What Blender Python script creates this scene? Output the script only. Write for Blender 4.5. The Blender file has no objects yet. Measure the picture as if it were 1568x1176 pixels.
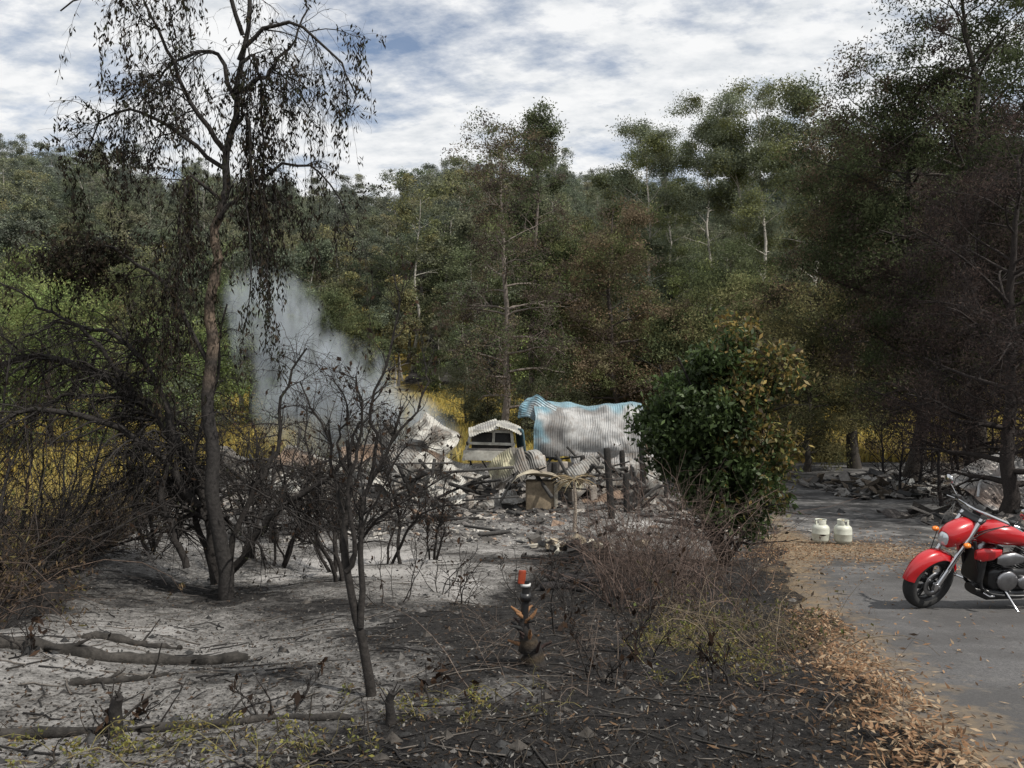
import bpy, bmesh, math, numpy as np
from mathutils import Vector, Matrix, Euler
R0 = np.random.default_rng
CAMZ = 1.7
scene = bpy.context.scene

# ------------------------------------------------------------------ helpers
def norm(v):
    return v / np.maximum(np.linalg.norm(v, axis=-1, keepdims=True), 1e-9)

class MB:
    def __init__(s):
        s.v=[]; s.c=[]; s.f=[]; s.n=0
    def add(s, v, f, col, mat=0, smooth=True):
        v=np.asarray(v,float).reshape(-1,3); f=np.asarray(f,int)
        col=np.asarray(col,float)
        if col.ndim==1: col=np.tile(col[:3],(len(v),1))
        s.v.append(v); s.c.append(col); s.f.append((f+s.n,mat,smooth)); s.n+=len(v)
    def xf(s, M, start=0):
        M=np.array(M)
        for i in range(start,len(s.v)):
            s.v[i]=s.v[i]@M[:3,:3].T+M[:3,3]
    def build(s, name, mats, parent=None, loc=(0,0,0), link=True):
        v=np.concatenate(s.v); c=np.concatenate(s.c)
        loops=np.concatenate([f.ravel() for f,_,_ in s.f])
        tot=np.concatenate([np.full(len(f),f.shape[1]) for f,_,_ in s.f])
        mi=np.concatenate([np.full(len(f),m) for f,m,_ in s.f])
        sm=np.concatenate([np.full(len(f),q) for f,_,q in s.f])
        st=np.concatenate([[0],np.cumsum(tot)[:-1]])
        me=bpy.data.meshes.new(name)
        me.vertices.add(len(v)); me.vertices.foreach_set("co",v.ravel())
        me.loops.add(len(loops)); me.loops.foreach_set("vertex_index",loops.astype(np.int32))
        me.polygons.add(len(tot)); me.polygons.foreach_set("loop_start",st.astype(np.int32))
        me.polygons.foreach_set("material_index",mi.astype(np.int32))
        me.polygons.foreach_set("use_smooth",sm.astype(bool))
        for m in mats: me.materials.append(m)
        me.update(calc_edges=True)
        a=me.color_attributes.new(name="Col",type='FLOAT_COLOR',domain='POINT')
        a.data.foreach_set("color",np.concatenate([c,np.ones((len(c),1))],1).ravel())
        if not link: return me
        o=bpy.data.objects.new(name,me); bpy.context.collection.objects.link(o)
        o.location=loc
        if parent: o.parent=parent
        return o

def empty(name, loc=(0,0,0), rot=(0,0,0)):
    o=bpy.data.objects.new(name,None); bpy.context.collection.objects.link(o)
    o.location=loc; o.rotation_euler=rot; o.empty_display_size=.2
    return o

def vnoise(x,y,sc,seed=0):
    x=np.asarray(x,float)/sc; y=np.asarray(y,float)/sc
    xi=np.floor(x).astype(np.int64); yi=np.floor(y).astype(np.int64)
    fx=x-xi; fy=y-yi; fx=fx*fx*(3-2*fx); fy=fy*fy*(3-2*fy)
    def h(a,b):
        n=(a*374761393+b*668265263+seed*974634777)&0x7fffffff
        n=((n^(n>>13))*1274126177)&0x7fffffff
        return ((n^(n>>16))&0xffff)/65535.
    return (h(xi,yi)*(1-fx)+h(xi+1,yi)*fx)*(1-fy)+(h(xi,yi+1)*(1-fx)+h(xi+1,yi+1)*fx)*fy
def sstep(a,b,x):
    t=np.clip((x-a)/(b-a),0,1); return t*t*(3-2*t)

# ------------------------------------------------------------------ terrain
def road_l(y): return np.interp(y,[-20,3.3,4.5,6.7,13,25,40,60,90],[.9,1.9,2.2,2.8,4.6,8.5,14.5,25,45])
def road_r(y): return np.interp(y,[-20,3,8,15,25,40,60,90],[4,6,8.5,11.5,15.5,22.5,34,56])
def bank(y): return np.interp(y,[-10,3,6.3,8.5,19.6,40],[-5,-3.9,-4.3,-5.2,-9.3,-17])
def ground(x,y):
    x=np.asarray(x,float); y=np.asarray(y,float)
    z=CAMZ-np.interp(y,[-40,0,3.3,8.3,15.8,28,45,60,85,110,150],[1.7,1.62,1.7,2.5,3.35,4.17,4.6,4.6,3.7,2.6,2.0])
    road=sstep(-.5,.3,x-road_l(y))*sstep(-.5,.5,road_r(y)-x)*(y<75)
    bumps=(vnoise(x,y,2.3,1)-.5)*.22+(vnoise(x,y,.8,2)-.5)*.10+(vnoise(x,y,.3,3)-.5)*.045
    z=z+bumps*(1-road)*sstep(200,20,y)
    e=bank(y)-x
    z=z-1.3*sstep(0,3.2,e)*sstep(60,30,y)
    z=z+.18*sstep(-1.8,-.2,e)*sstep(.8,-.2,e)*sstep(30,15,y)
    A=np.interp(x,[-1500,-350,-120,0,60,160,300,1500],[85,84,80,73,72,84,92,90])
    hill=A*sstep(95,400,y)+sstep(110,260,y)*(vnoise(x,y,70,5)-.5)*24
    hill=hill+4*sstep(30,110,x)*sstep(60,160,y)
    return z+hill
def gz(x,y): return float(ground(x,y))

# ------------------------------------------------------------------ materials
def mat(name):
    m=bpy.data.materials.new(name); m.use_nodes=True
    nt=m.node_tree; nt.nodes.clear()
    out=nt.nodes.new('ShaderNodeOutputMaterial')
    return m,nt,out
def mixc(nt,f,a,b,mode='MIX'):
    n=nt.nodes.new('ShaderNodeMix'); n.data_type='RGBA'; n.blend_type=mode
    for s,val in ((0,f),(6,a),(7,b)):
        if hasattr(val,'is_linked') : nt.links.new(val,n.inputs[s])
        elif s==0: n.inputs[0].default_value=val
        else: n.inputs[s].default_value=(*val[:3],1)
    return n.outputs[2]
def ramp(nt,src,stops):
    n=nt.nodes.new('ShaderNodeValToRGB'); e=n.color_ramp.elements
    while len(e)<len(stops): e.new(.5)
    for q,(p,c) in zip(e,stops):
        q.position=p; q.color=(c,c,c,1) if not hasattr(c,'__len__') else (*c,1)
    nt.links.new(src,n.inputs[0]); return n.outputs[0]
def noise(nt,scale,detail=6,rough=.6,vec=None):
    n=nt.nodes.new('ShaderNodeTexNoise'); n.inputs['Scale'].default_value=scale
    n.inputs['Detail'].default_value=detail; n.inputs['Roughness'].default_value=rough
    if vec is not None: nt.links.new(vec,n.inputs['Vector'])
    return n.outputs[0]
def math_(nt,op,a,b=0):
    n=nt.nodes.new('ShaderNodeMath'); n.operation=op
    for i,v in enumerate((a,b)):
        if hasattr(v,'is_linked'): nt.links.new(v,n.inputs[i])
        else: n.inputs[i].default_value=v
    return n.outputs[0]
def objco(nt): return nt.nodes.new('ShaderNodeTexCoord').outputs['Object']
def bump(nt,h,s,d=.02):
    b=nt.nodes.new('ShaderNodeBump'); b.inputs['Strength'].default_value=s; b.inputs['Distance'].default_value=d
    nt.links.new(h,b.inputs['Height']); return b.outputs[0]
def vcol(nt):
    a=nt.nodes.new('ShaderNodeAttribute'); a.attribute_name='Col'; return a
def prin(nt,rough,spec=.5,metal=0):
    p=nt.nodes.new('ShaderNodeBsdfPrincipled'); p.inputs['Roughness'].default_value=rough
    p.inputs['Specular IOR Level'].default_value=spec; p.inputs['Metallic'].default_value=metal; return p

def m_bark(name,scale=25,rough=.9,bs=.6,amp=(.5,1.8)):
    m,nt,out=mat(name); p=prin(nt,rough,.25)
    co=objco(nt); n1=noise(nt,scale,5,.7,co)
    c=mixc(nt,1.0,vcol(nt).outputs[0],ramp(nt,n1,[(.3,amp[0]),(.7,amp[1])]),'MULTIPLY')
    nt.links.new(c,p.inputs['Base Color']); nt.links.new(bump(nt,n1,bs,.02),p.inputs['Normal'])
    nt.links.new(p.outputs[0],out.inputs[0]); return m
def m_leaf(name,trans=.3,rough=.5,spec=.3,inst=False,gloss=False):
    m,nt,out=mat(name)
    col=vcol(nt).outputs[0]
    if inst:
        oi=nt.nodes.new('ShaderNodeObjectInfo')
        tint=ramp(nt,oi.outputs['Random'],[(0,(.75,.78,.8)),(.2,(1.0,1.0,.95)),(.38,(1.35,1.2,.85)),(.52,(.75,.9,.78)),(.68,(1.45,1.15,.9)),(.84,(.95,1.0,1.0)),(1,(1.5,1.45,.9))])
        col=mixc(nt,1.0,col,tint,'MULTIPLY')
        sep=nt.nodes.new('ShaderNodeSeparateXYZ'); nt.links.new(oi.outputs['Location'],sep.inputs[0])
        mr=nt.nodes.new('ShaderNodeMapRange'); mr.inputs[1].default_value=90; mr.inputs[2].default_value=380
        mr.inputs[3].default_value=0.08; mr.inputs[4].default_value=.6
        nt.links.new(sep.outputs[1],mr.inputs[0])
        col=mixc(nt,mr.outputs[0],col,(.205,.225,.225))  # aerial haze painted into leaf colour: farther trees go paler and bluer
    if gloss:
        p=prin(nt,rough,spec); nt.links.new(col,p.inputs['Base Color'])
    else:
        p=nt.nodes.new('ShaderNodeBsdfDiffuse'); nt.links.new(col,p.inputs[0])
    t=nt.nodes.new('ShaderNodeBsdfTranslucent'); nt.links.new(col,t.inputs[0])
    mx=nt.nodes.new('ShaderNodeMixShader'); mx.inputs[0].default_value=trans
    nt.links.new(p.outputs[0],mx.inputs[1]); nt.links.new(t.outputs[0],mx.inputs[2])
    nt.links.new(mx.outputs[0],out.inputs[0]); return m
def m_plain(name,col,rough=.5,metal=0,spec=.5,coat=0,nscale=0,namp=.2,bs=0,usev=False,streak=0.):
    m,nt,out=mat(name); p=prin(nt,rough,spec,metal)
    p.inputs['Coat Weight'].default_value=coat
    p.inputs['Coat Roughness'].default_value=.05
    p.inputs['Base Color'].default_value=(*col,1)
    if nscale or usev:
        co=objco(nt); n1=noise(nt,nscale or 10,6,.65,co)
        base=vcol(nt).outputs[0] if usev else col
        c=mixc(nt,1.0,base,ramp(nt,n1,[(.3,1-namp),(.7,1+namp)]),'MULTIPLY')
        if streak:
            n2=noise(nt,5,8,.75,co); c=mixc(nt,ramp(nt,n2,[(.50,0),(.64,.85*streak)]),c,(.13,.095,.07))
            n3=noise(nt,1.6,6,.65,co); c=mixc(nt,ramp(nt,n3,[(.50,0),(.64,.8*streak)]),c,(.06,.056,.052))
        nt.links.new(c,p.inputs['Base Color'])
        if bs: nt.links.new(bump(nt,n1,bs,.01),p.inputs['Normal'])
    nt.links.new(p.outputs[0],out.inputs[0]); return m

BARK=m_bark('burnt_bark'); PALEBARK=m_bark('gum_bark',6,.8,.2,(.6,1.3))
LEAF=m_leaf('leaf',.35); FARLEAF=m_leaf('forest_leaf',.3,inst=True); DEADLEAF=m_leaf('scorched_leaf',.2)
GRASS=m_leaf('grass_blade',.4)

def ground_mat():
    m,nt,out=mat('burnt_ground'); p=prin(nt,.95,.1)
    co=objco(nt)
    sep=nt.nodes.new('ShaderNodeSeparateColor'); nt.links.new(vcol(nt).outputs[0],sep.inputs[0])
    nA=noise(nt,1.1,9,.72,co); nB=noise(nt,7,9,.78,co); nC=noise(nt,38,5,.75,co)
    char=mixc(nt,ramp(nt,nB,[(.35,0),(.7,1)]),(.012,.012,.013),(.06,.056,.053))
    char=mixc(nt,ramp(nt,nC,[(.58,0),(.70,1)]),char,(.15,.143,.136))
    ash=mixc(nt,ramp(nt,nB,[(.32,0),(.62,1)]),(.12,.114,.108),(.37,.357,.34))
    ash=mixc(nt,ramp(nt,nC,[(.38,1),(.52,0)]),ash,(.05,.047,.044))
    mixn=math_(nt,'ADD',math_(nt,'MULTIPLY',nA,.9),math_(nt,'MULTIPLY',nB,.5))
    def zone(o,a,b): return ramp(nt,math_(nt,'ADD',math_(nt,'SUBTRACT',o,.6),mixn),[(a,0),(b,1)])
    col=mixc(nt,zone(sep.outputs[0],.44,.74),char,ash)
    col=mixc(nt,zone(sep.outputs[0],.82,.98),col,mixc(nt,nC,(.30,.29,.28),(.55,.53,.51)))
    tan=mixc(nt,nB,(.08,.055,.035),(.24,.18,.11))
    col=mixc(nt,zone(sep.outputs[2],.52,.75),col,tan)
    gr=mixc(nt,nA,(.12,.10,.03),(.34,.25,.07))
    col=mixc(nt,zone(sep.outputs[1],.5,.7),col,gr)
    nt.links.new(col,p.inputs['Base Color'])
    hb=math_(nt,'ADD',nB,math_(nt,'MULTIPLY',nC,.45))
    nt.links.new(bump(nt,hb,1.0,.06),p.inputs['Normal'])
    nt.links.new(p.outputs[0],out.inputs[0]); return m
GROUND=ground_mat()

def grid_mesh(X,Y,Z):
    a,b=X.shape
    v=np.stack([X,Y,Z],-1).reshape(-1,3)
    i=np.arange(a*b).reshape(a,b)
    f=np.stack([i[:-1,:-1],i[:-1,1:],i[1:,1:],i[1:,:-1]],-1).reshape(-1,4)
    return v,f
t=np.linspace(-1,1,560); xs=5*np.sinh(t*6.3)
t2=np.linspace(-2.2,6.2,620); ys=6+5*np.sinh(t2)
X,Y=np.meshgrid(xs,ys); Z=ground(X,Y)
v,f=grid_mesh(X,Y,Z)
x,y=v[:,0],v[:,1]
nz=vnoise(x,y,1.9,11)*.55+vnoise(x,y,.7,12)*.45
xw=x+(vnoise(x,y,1.6,21)-.5)*2.6+(vnoise(x,y,.5,22)-.5)*.9
edge=bank(y)
ash=.14+.44*sstep(.7,-1.4,xw)*sstep(-.3,.5,x-edge)*(y<15)
ash+=.34*sstep(2.2,.6,np.hypot((xw+1.1)/1.5,(y-11.3)/2.6))
ash+=.14*sstep(2.,.6,np.hypot((xw+2.4)/1.6,(y-5.6)/1.6))-.20*sstep(1.6,.5,np.hypot((xw+2.2)/1.6,(y-8.3)/.9))
ash=np.maximum(ash,.48*sstep(13.0,16,y+(nz-.5)*3)*sstep(45,34,y)*sstep(8,4,x)*sstep(-14,-9,x))
ash=np.maximum(ash,.36*sstep(15,18,y)*sstep(50,40,y)*(x>4))
ash=np.clip(ash+(nz-.5)*.85,0,1)
grass=sstep(40,48,y)*sstep(140,112,y)
grass=np.maximum(grass,.75*sstep(.8,2.6,edge-x))
grass=np.maximum(grass,.3*sstep(120,200,y))
tan=.45*sstep(1.2,.2,np.abs(x-road_l(y)-.1))*(y<20)
tan=np.maximum(tan,.36*sstep(4.0,2.6,y)*(x<0))
mb=MB(); mb.add(v,f,np.stack([ash,grass,tan],-1)); mb.build('ground_terrain',[GROUND])

def road_mat():
    m,nt,out=mat('asphalt'); p=prin(nt,.85,.3)
    co=objco(nt); b=noise(nt,60,4,.8,co); c=noise(nt,5,8,.7,co); d=noise(nt,.9,7,.7,co)
    sep=nt.nodes.new('ShaderNodeSeparateColor'); nt.links.new(vcol(nt).outputs[0],sep.inputs[0])
    col=mixc(nt,ramp(nt,b,[(.35,0),(.7,1)]),(.05,.05,.052),(.165,.16,.158))
    col=mixc(nt,ramp(nt,d,[(.42,.7),(.62,0)]),col,(.055,.053,.052))
    col=mixc(nt,ramp(nt,c,[(.55,0),(.75,.5)]),col,(.19,.18,.165))
    ashc=mixc(nt,ramp(nt,c,[(.4,0),(.65,1)]),(.06,.06,.06),(.26,.25,.24))
    ashc=mixc(nt,ramp(nt,d,[(.44,1),(.58,0)]),ashc,(.035,.034,.034))
    col=mixc(nt,sep.outputs[0],col,ashc)
    col=mixc(nt,ramp(nt,math_(nt,'ADD',sep.outputs[1],c),[(.72,0),(1.05,.85)]),col,(.19,.14,.085))
    nt.links.new(col,p.inputs['Base Color']); nt.links.new(bump(nt,b,.5,.008),p.inputs['Normal'])
    nt.links.new(p.outputs[0],out.inputs[0]); return m
yy=np.concatenate([np.arange(-8,20,.12),np.arange(20,70,.35)]); uu=np.linspace(0,1,90)
YY,UU=np.meshgrid(yy,uu,indexing='ij')
jag=(vnoise(YY,YY*0,.7,31)-.5)*.5+(vnoise(YY,YY*0,.2,32)-.5)*.15
L=road_l(YY)+jag; Rr=road_r(YY)
XX=L+(Rr-L)*UU
ZZ=ground(XX,YY)+.02-.035*sstep(.03,0,UU)
v,f=grid_mesh(XX,YY,ZZ)
ra=sstep(9,15,v[:,1])*.9
rt=.42*sstep(1.2,0,v[:,0]-road_l(v[:,1]))+.5*np.exp(-(((v[:,1]-14.5)/2.5)**2+((v[:,0]-6.3)/2.2)**2))
mb=MB(); mb.add(v,f[:,::-1],np.stack([ra,rt,ra*0],-1)); mb.build('asphalt_driveway',[road_mat()])

# ------------------------------------------------------------------ tubes / leaves
def tubes(mb,P,R,sides,col,mati=0):
    P=np.asarray(P,float); R=np.asarray(R,float)
    if P.ndim==2: P=P[None]; R=R[None]
    n,K,_=P.shape
    T=np.gradient(P,axis=1); T=norm(T)
    avg=norm(P[:,-1]-P[:,0]+1e-6); ax=np.argmin(np.abs(avg),axis=1); ref=np.eye(3)[ax][:,None,:]
    A=norm(np.cross(T,ref)); B=np.cross(T,A)
    an=np.arange(sides)/sides*2*math.pi
    V=P[:,:,None,:]+R[:,:,None,None]*(np.cos(an)[None,None,:,None]*A[:,:,None,:]+np.sin(an)[None,None,:,None]*B[:,:,None,:])
    idx=np.arange(n*K*sides).reshape(n,K,sides); nx=np.roll(idx,-1,axis=2)
    F=np.stack([idx[:,:-1],nx[:,:-1],nx[:,1:],idx[:,1:]],-1).reshape(-1,4)
    col=np.asarray(col,float)
    if col.ndim==2 and len(col)==n: col=np.repeat(col,K*sides,axis=0)
    elif col.ndim==2 and len(col)==n*K: col=np.repeat(col,sides,axis=0)
    mb.add(V.reshape(-1,3),F,col,mati)
    if sides>=5:
        for k in (0,K-1):
            mb.add(V[:,k].reshape(-1,3),np.arange(n*sides).reshape(n,sides),(.03,.025,.02) if col.ndim==2 else col,mati,False)

def cards(mb,C,L,W,col,rng,mati=1,down=0.,flat=0.):
    n=len(C)
    d=norm(rng.normal(size=(n,3))); d[:,2]-=down
    if flat: d[:,2]*=(1-flat)
    d=norm(d); r=rng.normal(size=(n,3))
    if flat: r=np.stack([-d[:,1],d[:,0],rng.normal(size=n)*.4],-1)
    s=norm(r-d*(r*d).sum(1,keepdims=True)) if flat else norm(np.cross(d,r))
    L=np.broadcast_to(L,(n,))[:,None]/2; W=np.broadcast_to(W,(n,))[:,None]/2
    V=np.stack([C-d*L,C+s*W-d*L*.1,C+d*L,C-s*W-d*L*.1],1)
    F=np.arange(n*4).reshape(n,4)
    mb.add(V.reshape(-1,3),F,np.repeat(col,4,axis=0) if np.ndim(col)==2 else col,mati,False)

def spawn(rng,P,R,n,l0,l1,along=.5,spread=1.,up=.2,droop=0.,wig=.2,K=5,rf=.5,rmin=.004,tmin=.2,taper=.5):
    Np,Kp,_=P.shape
    ln=np.linalg.norm(np.diff(P,axis=1),axis=2).sum(1); w=ln/ln.sum()
    idx=rng.choice(Np,n,p=w); t=tmin+(1-tmin)*rng.random(n)
    f=t*(Kp-1); i=np.minimum(f.astype(int),Kp-2); a=(f-i)[:,None]
    pos=P[idx,i]*(1-a)+P[idx,i+1]*a; tan=norm(P[idx,i+1]-P[idx,i])
    rr=R[idx,i]*(1-a[:,0])+R[idx,i+1]*a[:,0]
    rd=rng.normal(size=(n,3)); rd-=tan*(rd*tan).sum(1,keepdims=True); rd=norm(rd)
    d=norm(tan*along+rd*spread+np.array([0,0,up]))
    Ln=(rng.uniform(l0,l1,n)*(1-taper*t))[:,None]/(K-1)
    Q=np.zeros((n,K,3)); Q[:,0]=pos
    for k in range(1,K):
        d=norm(d+rng.normal(size=(n,3))*wig+np.array([0,0,-droop]))
        Q[:,k]=Q[:,k-1]+d*Ln
    r0=np.maximum(rr*rf,rmin)[:,None]
    return Q,np.maximum(r0*np.linspace(1,.3,K)[None],rmin*.6)

def resample(pts,K,rng=None,j=0.):
    p=np.array(pts,float); q=np.vstack([2*p[0]-p[1],p,2*p[-1]-p[-2]])
    out=[]
    for s in np.linspace(0,len(p)-1-1e-6,K):
        i=int(s); t=s-i; a,b,c,d=q[i],q[i+1],q[i+2],q[i+3]
        out.append(.5*((2*b)+(-a+c)*t+(2*a-5*b+4*c-d)*t*t+(-a+3*b-3*c+d)*t**3))
    out=np.array(out)
    if rng is not None: out[1:]+=rng.normal(size=(K-1,3))*j
    return out

def pick(rng,pal,n):
    pal=np.array(pal,float); return pal[rng.integers(0,len(pal),n)]

PROF={'round':lambda h:np.sqrt(np.clip(1-(2*h-.85)**2/1.4,0.08,1)),
      'cone':lambda h:1.05-.85*h,
      'top':lambda h:.55+.6*h-.6*np.clip(h-.75,0,1)*2}
def tree(mb,rng,h,cw,tr,cs=.4,n1=16,n2=90,n3=500,nl=8000,ls=(.15,.06),up=.5,droop=.03,prof='round',
         pal=((.05,.07,.03),),bark=(.05,.045,.04),sig=.3,hang=0.,lean=(0,0),base=(0,0,0),sides=8,vis=.75,gain=1.6,tip=.5,sat=.8):
    base=np.array(base,float); bark=np.array(bark)
    K=12; tt=np.linspace(0,1,K)
    T=np.zeros((K,3)); T[:,2]=tt*h*.96
    w=np.cumsum(rng.normal(size=(K,2))*h*.010,axis=0); w[0]=0
    T[:,:2]=w+np.outer(tt**1.3,np.array(lean))
    T+=base; RT=tr*(1-.85*tt)+tr*.4*np.exp(-tt*25)
    tubes(mb,T,RT,sides,bark)
    th=np.clip(np.linspace(cs,.98,n1)+rng.normal(size=n1)*.02,.05,.99)
    hh=(th-cs)/(1-cs)
    f=th*(K-1); i=np.minimum(f.astype(int),K-2); a=(f-i)[:,None]
    pos=T[i]*(1-a)+T[i+1]*a; az=np.arange(n1)*2.4+rng.normal(size=n1)*.4
    Ln=cw/2*PROF[prof](hh)*rng.uniform(.6,1.15,n1)
    d=norm(np.stack([np.cos(az),np.sin(az),up*(.5+hh*1.1)],-1)); K1=7
    P1=np.zeros((n1,K1,3)); P1[:,0]=pos
    for k in range(1,K1):
        d=norm(d+rng.normal(size=(n1,3))*.13+np.array([0,0,-droop]))
        P1[:,k]=P1[:,k-1]+d*Ln[:,None]/(K1-1)
    r1=(np.interp(th,tt,RT)*.5)[:,None]*np.linspace(1,.25,K1)[None]
    tubes(mb,P1,r1,5,bark)
    P2,r2=spawn(rng,P1,r1,n2,cw*.12,cw*.3,.7,.8,up*.5,droop,.2,5,.5,tr*.04,.25)
    tubes(mb,P2,r2,4,bark)
    P3,r3=spawn(rng,P2,r2,n3,cw*.05,cw*.14,.5,.9,.1,droop+hang*.3,.25,4,.6,tr*.02,.2)
    tubes(mb,P3,r3,3,bark)
    if nl:
        keep=rng.random(len(P3))<vis; Pk=P3[keep] if keep.sum()>3 else P3
        j=rng.integers(0,len(Pk),nl); s=(tip+(1-tip)*rng.random(nl))*2.999; ii=np.minimum(s.astype(int),2); aa=(s-ii)[:,None]
        sg=sig*rng.uniform(.6,1.3,len(Pk))[j][:,None]
        C=Pk[j,ii]*(1-aa)+Pk[j,ii+1]*aa+rng.normal(size=(nl,3))*sg*np.array([1,1,.6])
        C[:,2]-=hang*sig*rng.random(nl)*2
        cc=pick(rng,pal,len(Pk)); cc=cc.mean(1,keepdims=True)*(1-sat)+cc*sat
        cc=cc*rng.uniform(.55,1.5,(len(Pk),1))*gain
        col=cc[j]*rng.uniform(.75,1.3,(nl,1))
        cards(mb,C,ls[0]*rng.uniform(.6,1.3,nl),ls[1]*rng.uniform(.6,1.3,nl),col,rng,1,down=hang)

G_DK=[(.042,.054,.024),(.055,.070,.03),(.063,.075,.033)]
G_OL=[(.085,.092,.033),(.068,.08,.03),(.10,.098,.038)]
G_GY=[(.08,.092,.06),(.065,.08,.05),(.095,.11,.07)]
G_LT=[(.10,.14,.04),(.09,.125,.038),(.13,.155,.045)]
BR=[(.12,.083,.045),(.095,.07,.042),(.085,.075,.038)]
BRD=[(.06,.045,.038),(.045,.037,.032),(.07,.053,.04)]

# ------------------------------------------------------------------ forest on the hill
protos=[]
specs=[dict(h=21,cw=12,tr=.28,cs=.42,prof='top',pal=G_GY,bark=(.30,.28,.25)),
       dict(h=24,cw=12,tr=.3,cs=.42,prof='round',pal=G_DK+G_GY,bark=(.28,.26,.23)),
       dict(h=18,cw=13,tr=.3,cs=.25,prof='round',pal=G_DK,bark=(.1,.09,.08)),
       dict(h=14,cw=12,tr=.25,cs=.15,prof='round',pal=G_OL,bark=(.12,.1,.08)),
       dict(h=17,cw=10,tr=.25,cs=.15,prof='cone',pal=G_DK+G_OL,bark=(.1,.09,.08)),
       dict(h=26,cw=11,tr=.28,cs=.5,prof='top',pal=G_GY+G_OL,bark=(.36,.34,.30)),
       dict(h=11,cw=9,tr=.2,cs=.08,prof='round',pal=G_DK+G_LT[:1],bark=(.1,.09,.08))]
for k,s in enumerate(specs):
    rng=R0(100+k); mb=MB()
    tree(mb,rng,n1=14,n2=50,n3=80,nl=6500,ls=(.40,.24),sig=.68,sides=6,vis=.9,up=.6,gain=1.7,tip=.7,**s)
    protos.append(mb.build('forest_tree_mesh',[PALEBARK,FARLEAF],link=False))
rng=R0(7)
par=empty('hillside_forest')
cnt=0; pts=[]
yv=74.
while yv<450:
    half=yv*.80+20; step=np.interp(yv,[70,120,250,470],[6.0,6.8,8.4,10])
    xv=-half
    while xv<half:
        xx=xv+rng.normal()*step*.35; yo=yv+rng.normal()*step*.4
        if yo>112: pts.append((xx,yo))
        elif yo>82 and vnoise(xx,yo,9,77)>.5 and not(-20<xx<4) and not (.36<xx/yo<.56): pts.append((xx,yo))
        xv+=step
    yv+=step
for xx,yo in pts:
    low = yo<135
    k=int(rng.choice([2,3,4,6,3,6,0] if low else [0,1,2,3,4,5,1,2]))
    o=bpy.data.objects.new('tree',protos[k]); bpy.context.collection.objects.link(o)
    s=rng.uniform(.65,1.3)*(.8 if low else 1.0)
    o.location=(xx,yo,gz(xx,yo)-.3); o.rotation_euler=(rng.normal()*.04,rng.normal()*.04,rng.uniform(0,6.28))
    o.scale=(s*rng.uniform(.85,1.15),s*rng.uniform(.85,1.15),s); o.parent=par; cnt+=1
print('forest',cnt)

# ------------------------------------------------------------------ individual mid-ground trees
def stand(name,u,d,seed,mats=(BARK,LEAF),**k):
    xx=u*d; mb=MB(); rng=R0(seed)
    tree(mb,rng,base=(0,0,-.2),**k)
    return mb.build(name,list(mats),loc=(xx,d,gz(xx,d)))
stand('scorched_gum_tree',-.013,52,1,h=23,cw=12,tr=.28,cs=.2,n1=36,n2=280,n3=1300,nl=36000,ls=(.2,.08),up=.45,prof='round',pal=BRD+BR[1:]+G_DK[1:]+G_OL[1:2],bark=(.14,.12,.105),sig=.34,vis=.6,gain=1.55)
stand('cypress_tree',.02,66,2,h=29,cw=8.5,tr=.3,cs=.3,n1=40,n2=260,n3=1000,nl=36000,ls=(.26,.11),up=.9,prof='cone',pal=G_DK+G_GY[:1],bark=(.12,.1,.09),sig=.4,vis=.6)
stand('bronze_casuarina_tree',.135,58,3,h=19,cw=13,tr=.3,cs=.12,n1=40,n2=260,n3=600,nl=62000,ls=(.22,.09),up=.3,prof='cone',pal=BR+BRD[2:]+G_OL[:2],bark=(.06,.05,.045),sig=.48,vis=.75,gain=1.6,tip=.6)
stand('green_wattle_tree',.075,64,4,h=17,cw=10,tr=.25,cs=.15,n1=30,n2=180,n3=500,nl=38000,ls=(.24,.1),prof='round',pal=G_OL+G_LT[:1]+G_DK,bark=(.06,.05,.045),sig=.48)
for i,(u,d,h,cw,s) in enumerate([(.185,105,36,14,5),(.27,110,43,16,6),(.315,100,38,14,7),(.36,96,42,15,8),(.225,120,40,14,9),(.40,80,32,13,19),(.16,115,34,12,10)]):
    stand('tall_gum_tree',u,d,s,mats=(PALEBARK,LEAF),h=h,cw=cw,tr=.36,cs=.4,n1=18,n2=80,n3=150,nl=36000,ls=(.32,.13),up=.9,prof='top',pal=G_GY+G_OL[:2],bark=(.34,.32,.285),sig=.82,vis=.9,gain=1.8,tip=.75)
for i,(u,d,h,cw,pal,s) in enumerate([(.205,62,11,8,BR[:2]+G_OL,20),(.26,56,11,8,G_DK+G_OL,21),(.32,60,13,9,G_OL,22),(.29,70,17,11,G_DK,23),
        (.07,78,11,8,G_DK,25),(-.23,84,13,10,G_DK+G_OL,27),(-.28,80,14,10,G_DK,28),(-.35,70,13,11,G_LT+G_DK,29),
        (-.43,60,10,9,G_LT+G_GY,30),(-.52,72,15,12,G_OL+G_DK,31),(-.62,52,12,10,G_LT,32),(-.70,60,15,11,G_LT+G_OL,33),(.34,50,10,8,BR+G_OL,34)]):
    stand('wattle_tree',u,d,s,h=h,cw=cw,tr=.2,cs=.1,n1=26,n2=140,n3=320,nl=28000,ls=(.24,.1),prof='round',pal=pal,bark=(.06,.05,.045),sig=.52,gain=1.65)
for i,(u,d,h,cw,s) in enumerate([(-.06,72,5.6,6,40),(-.03,70,5.0,5,41),(.06,56,4.6,6.5,42),(.10,60,4.5,6,43),(.015,66,4.5,5,44)]):
    stand('grey_green_shrub',u,d,s,h=h,cw=cw,tr=.1,cs=.05,n1=22,n2=120,n3=400,nl=16000,ls=(.16,.07),prof='round',pal=[(.12,.13,.075),(.09,.097,.055)],bark=(.06,.05,.045),sig=.3,gain=1.6)
DKP=G_DK+BRD[:1]
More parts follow.
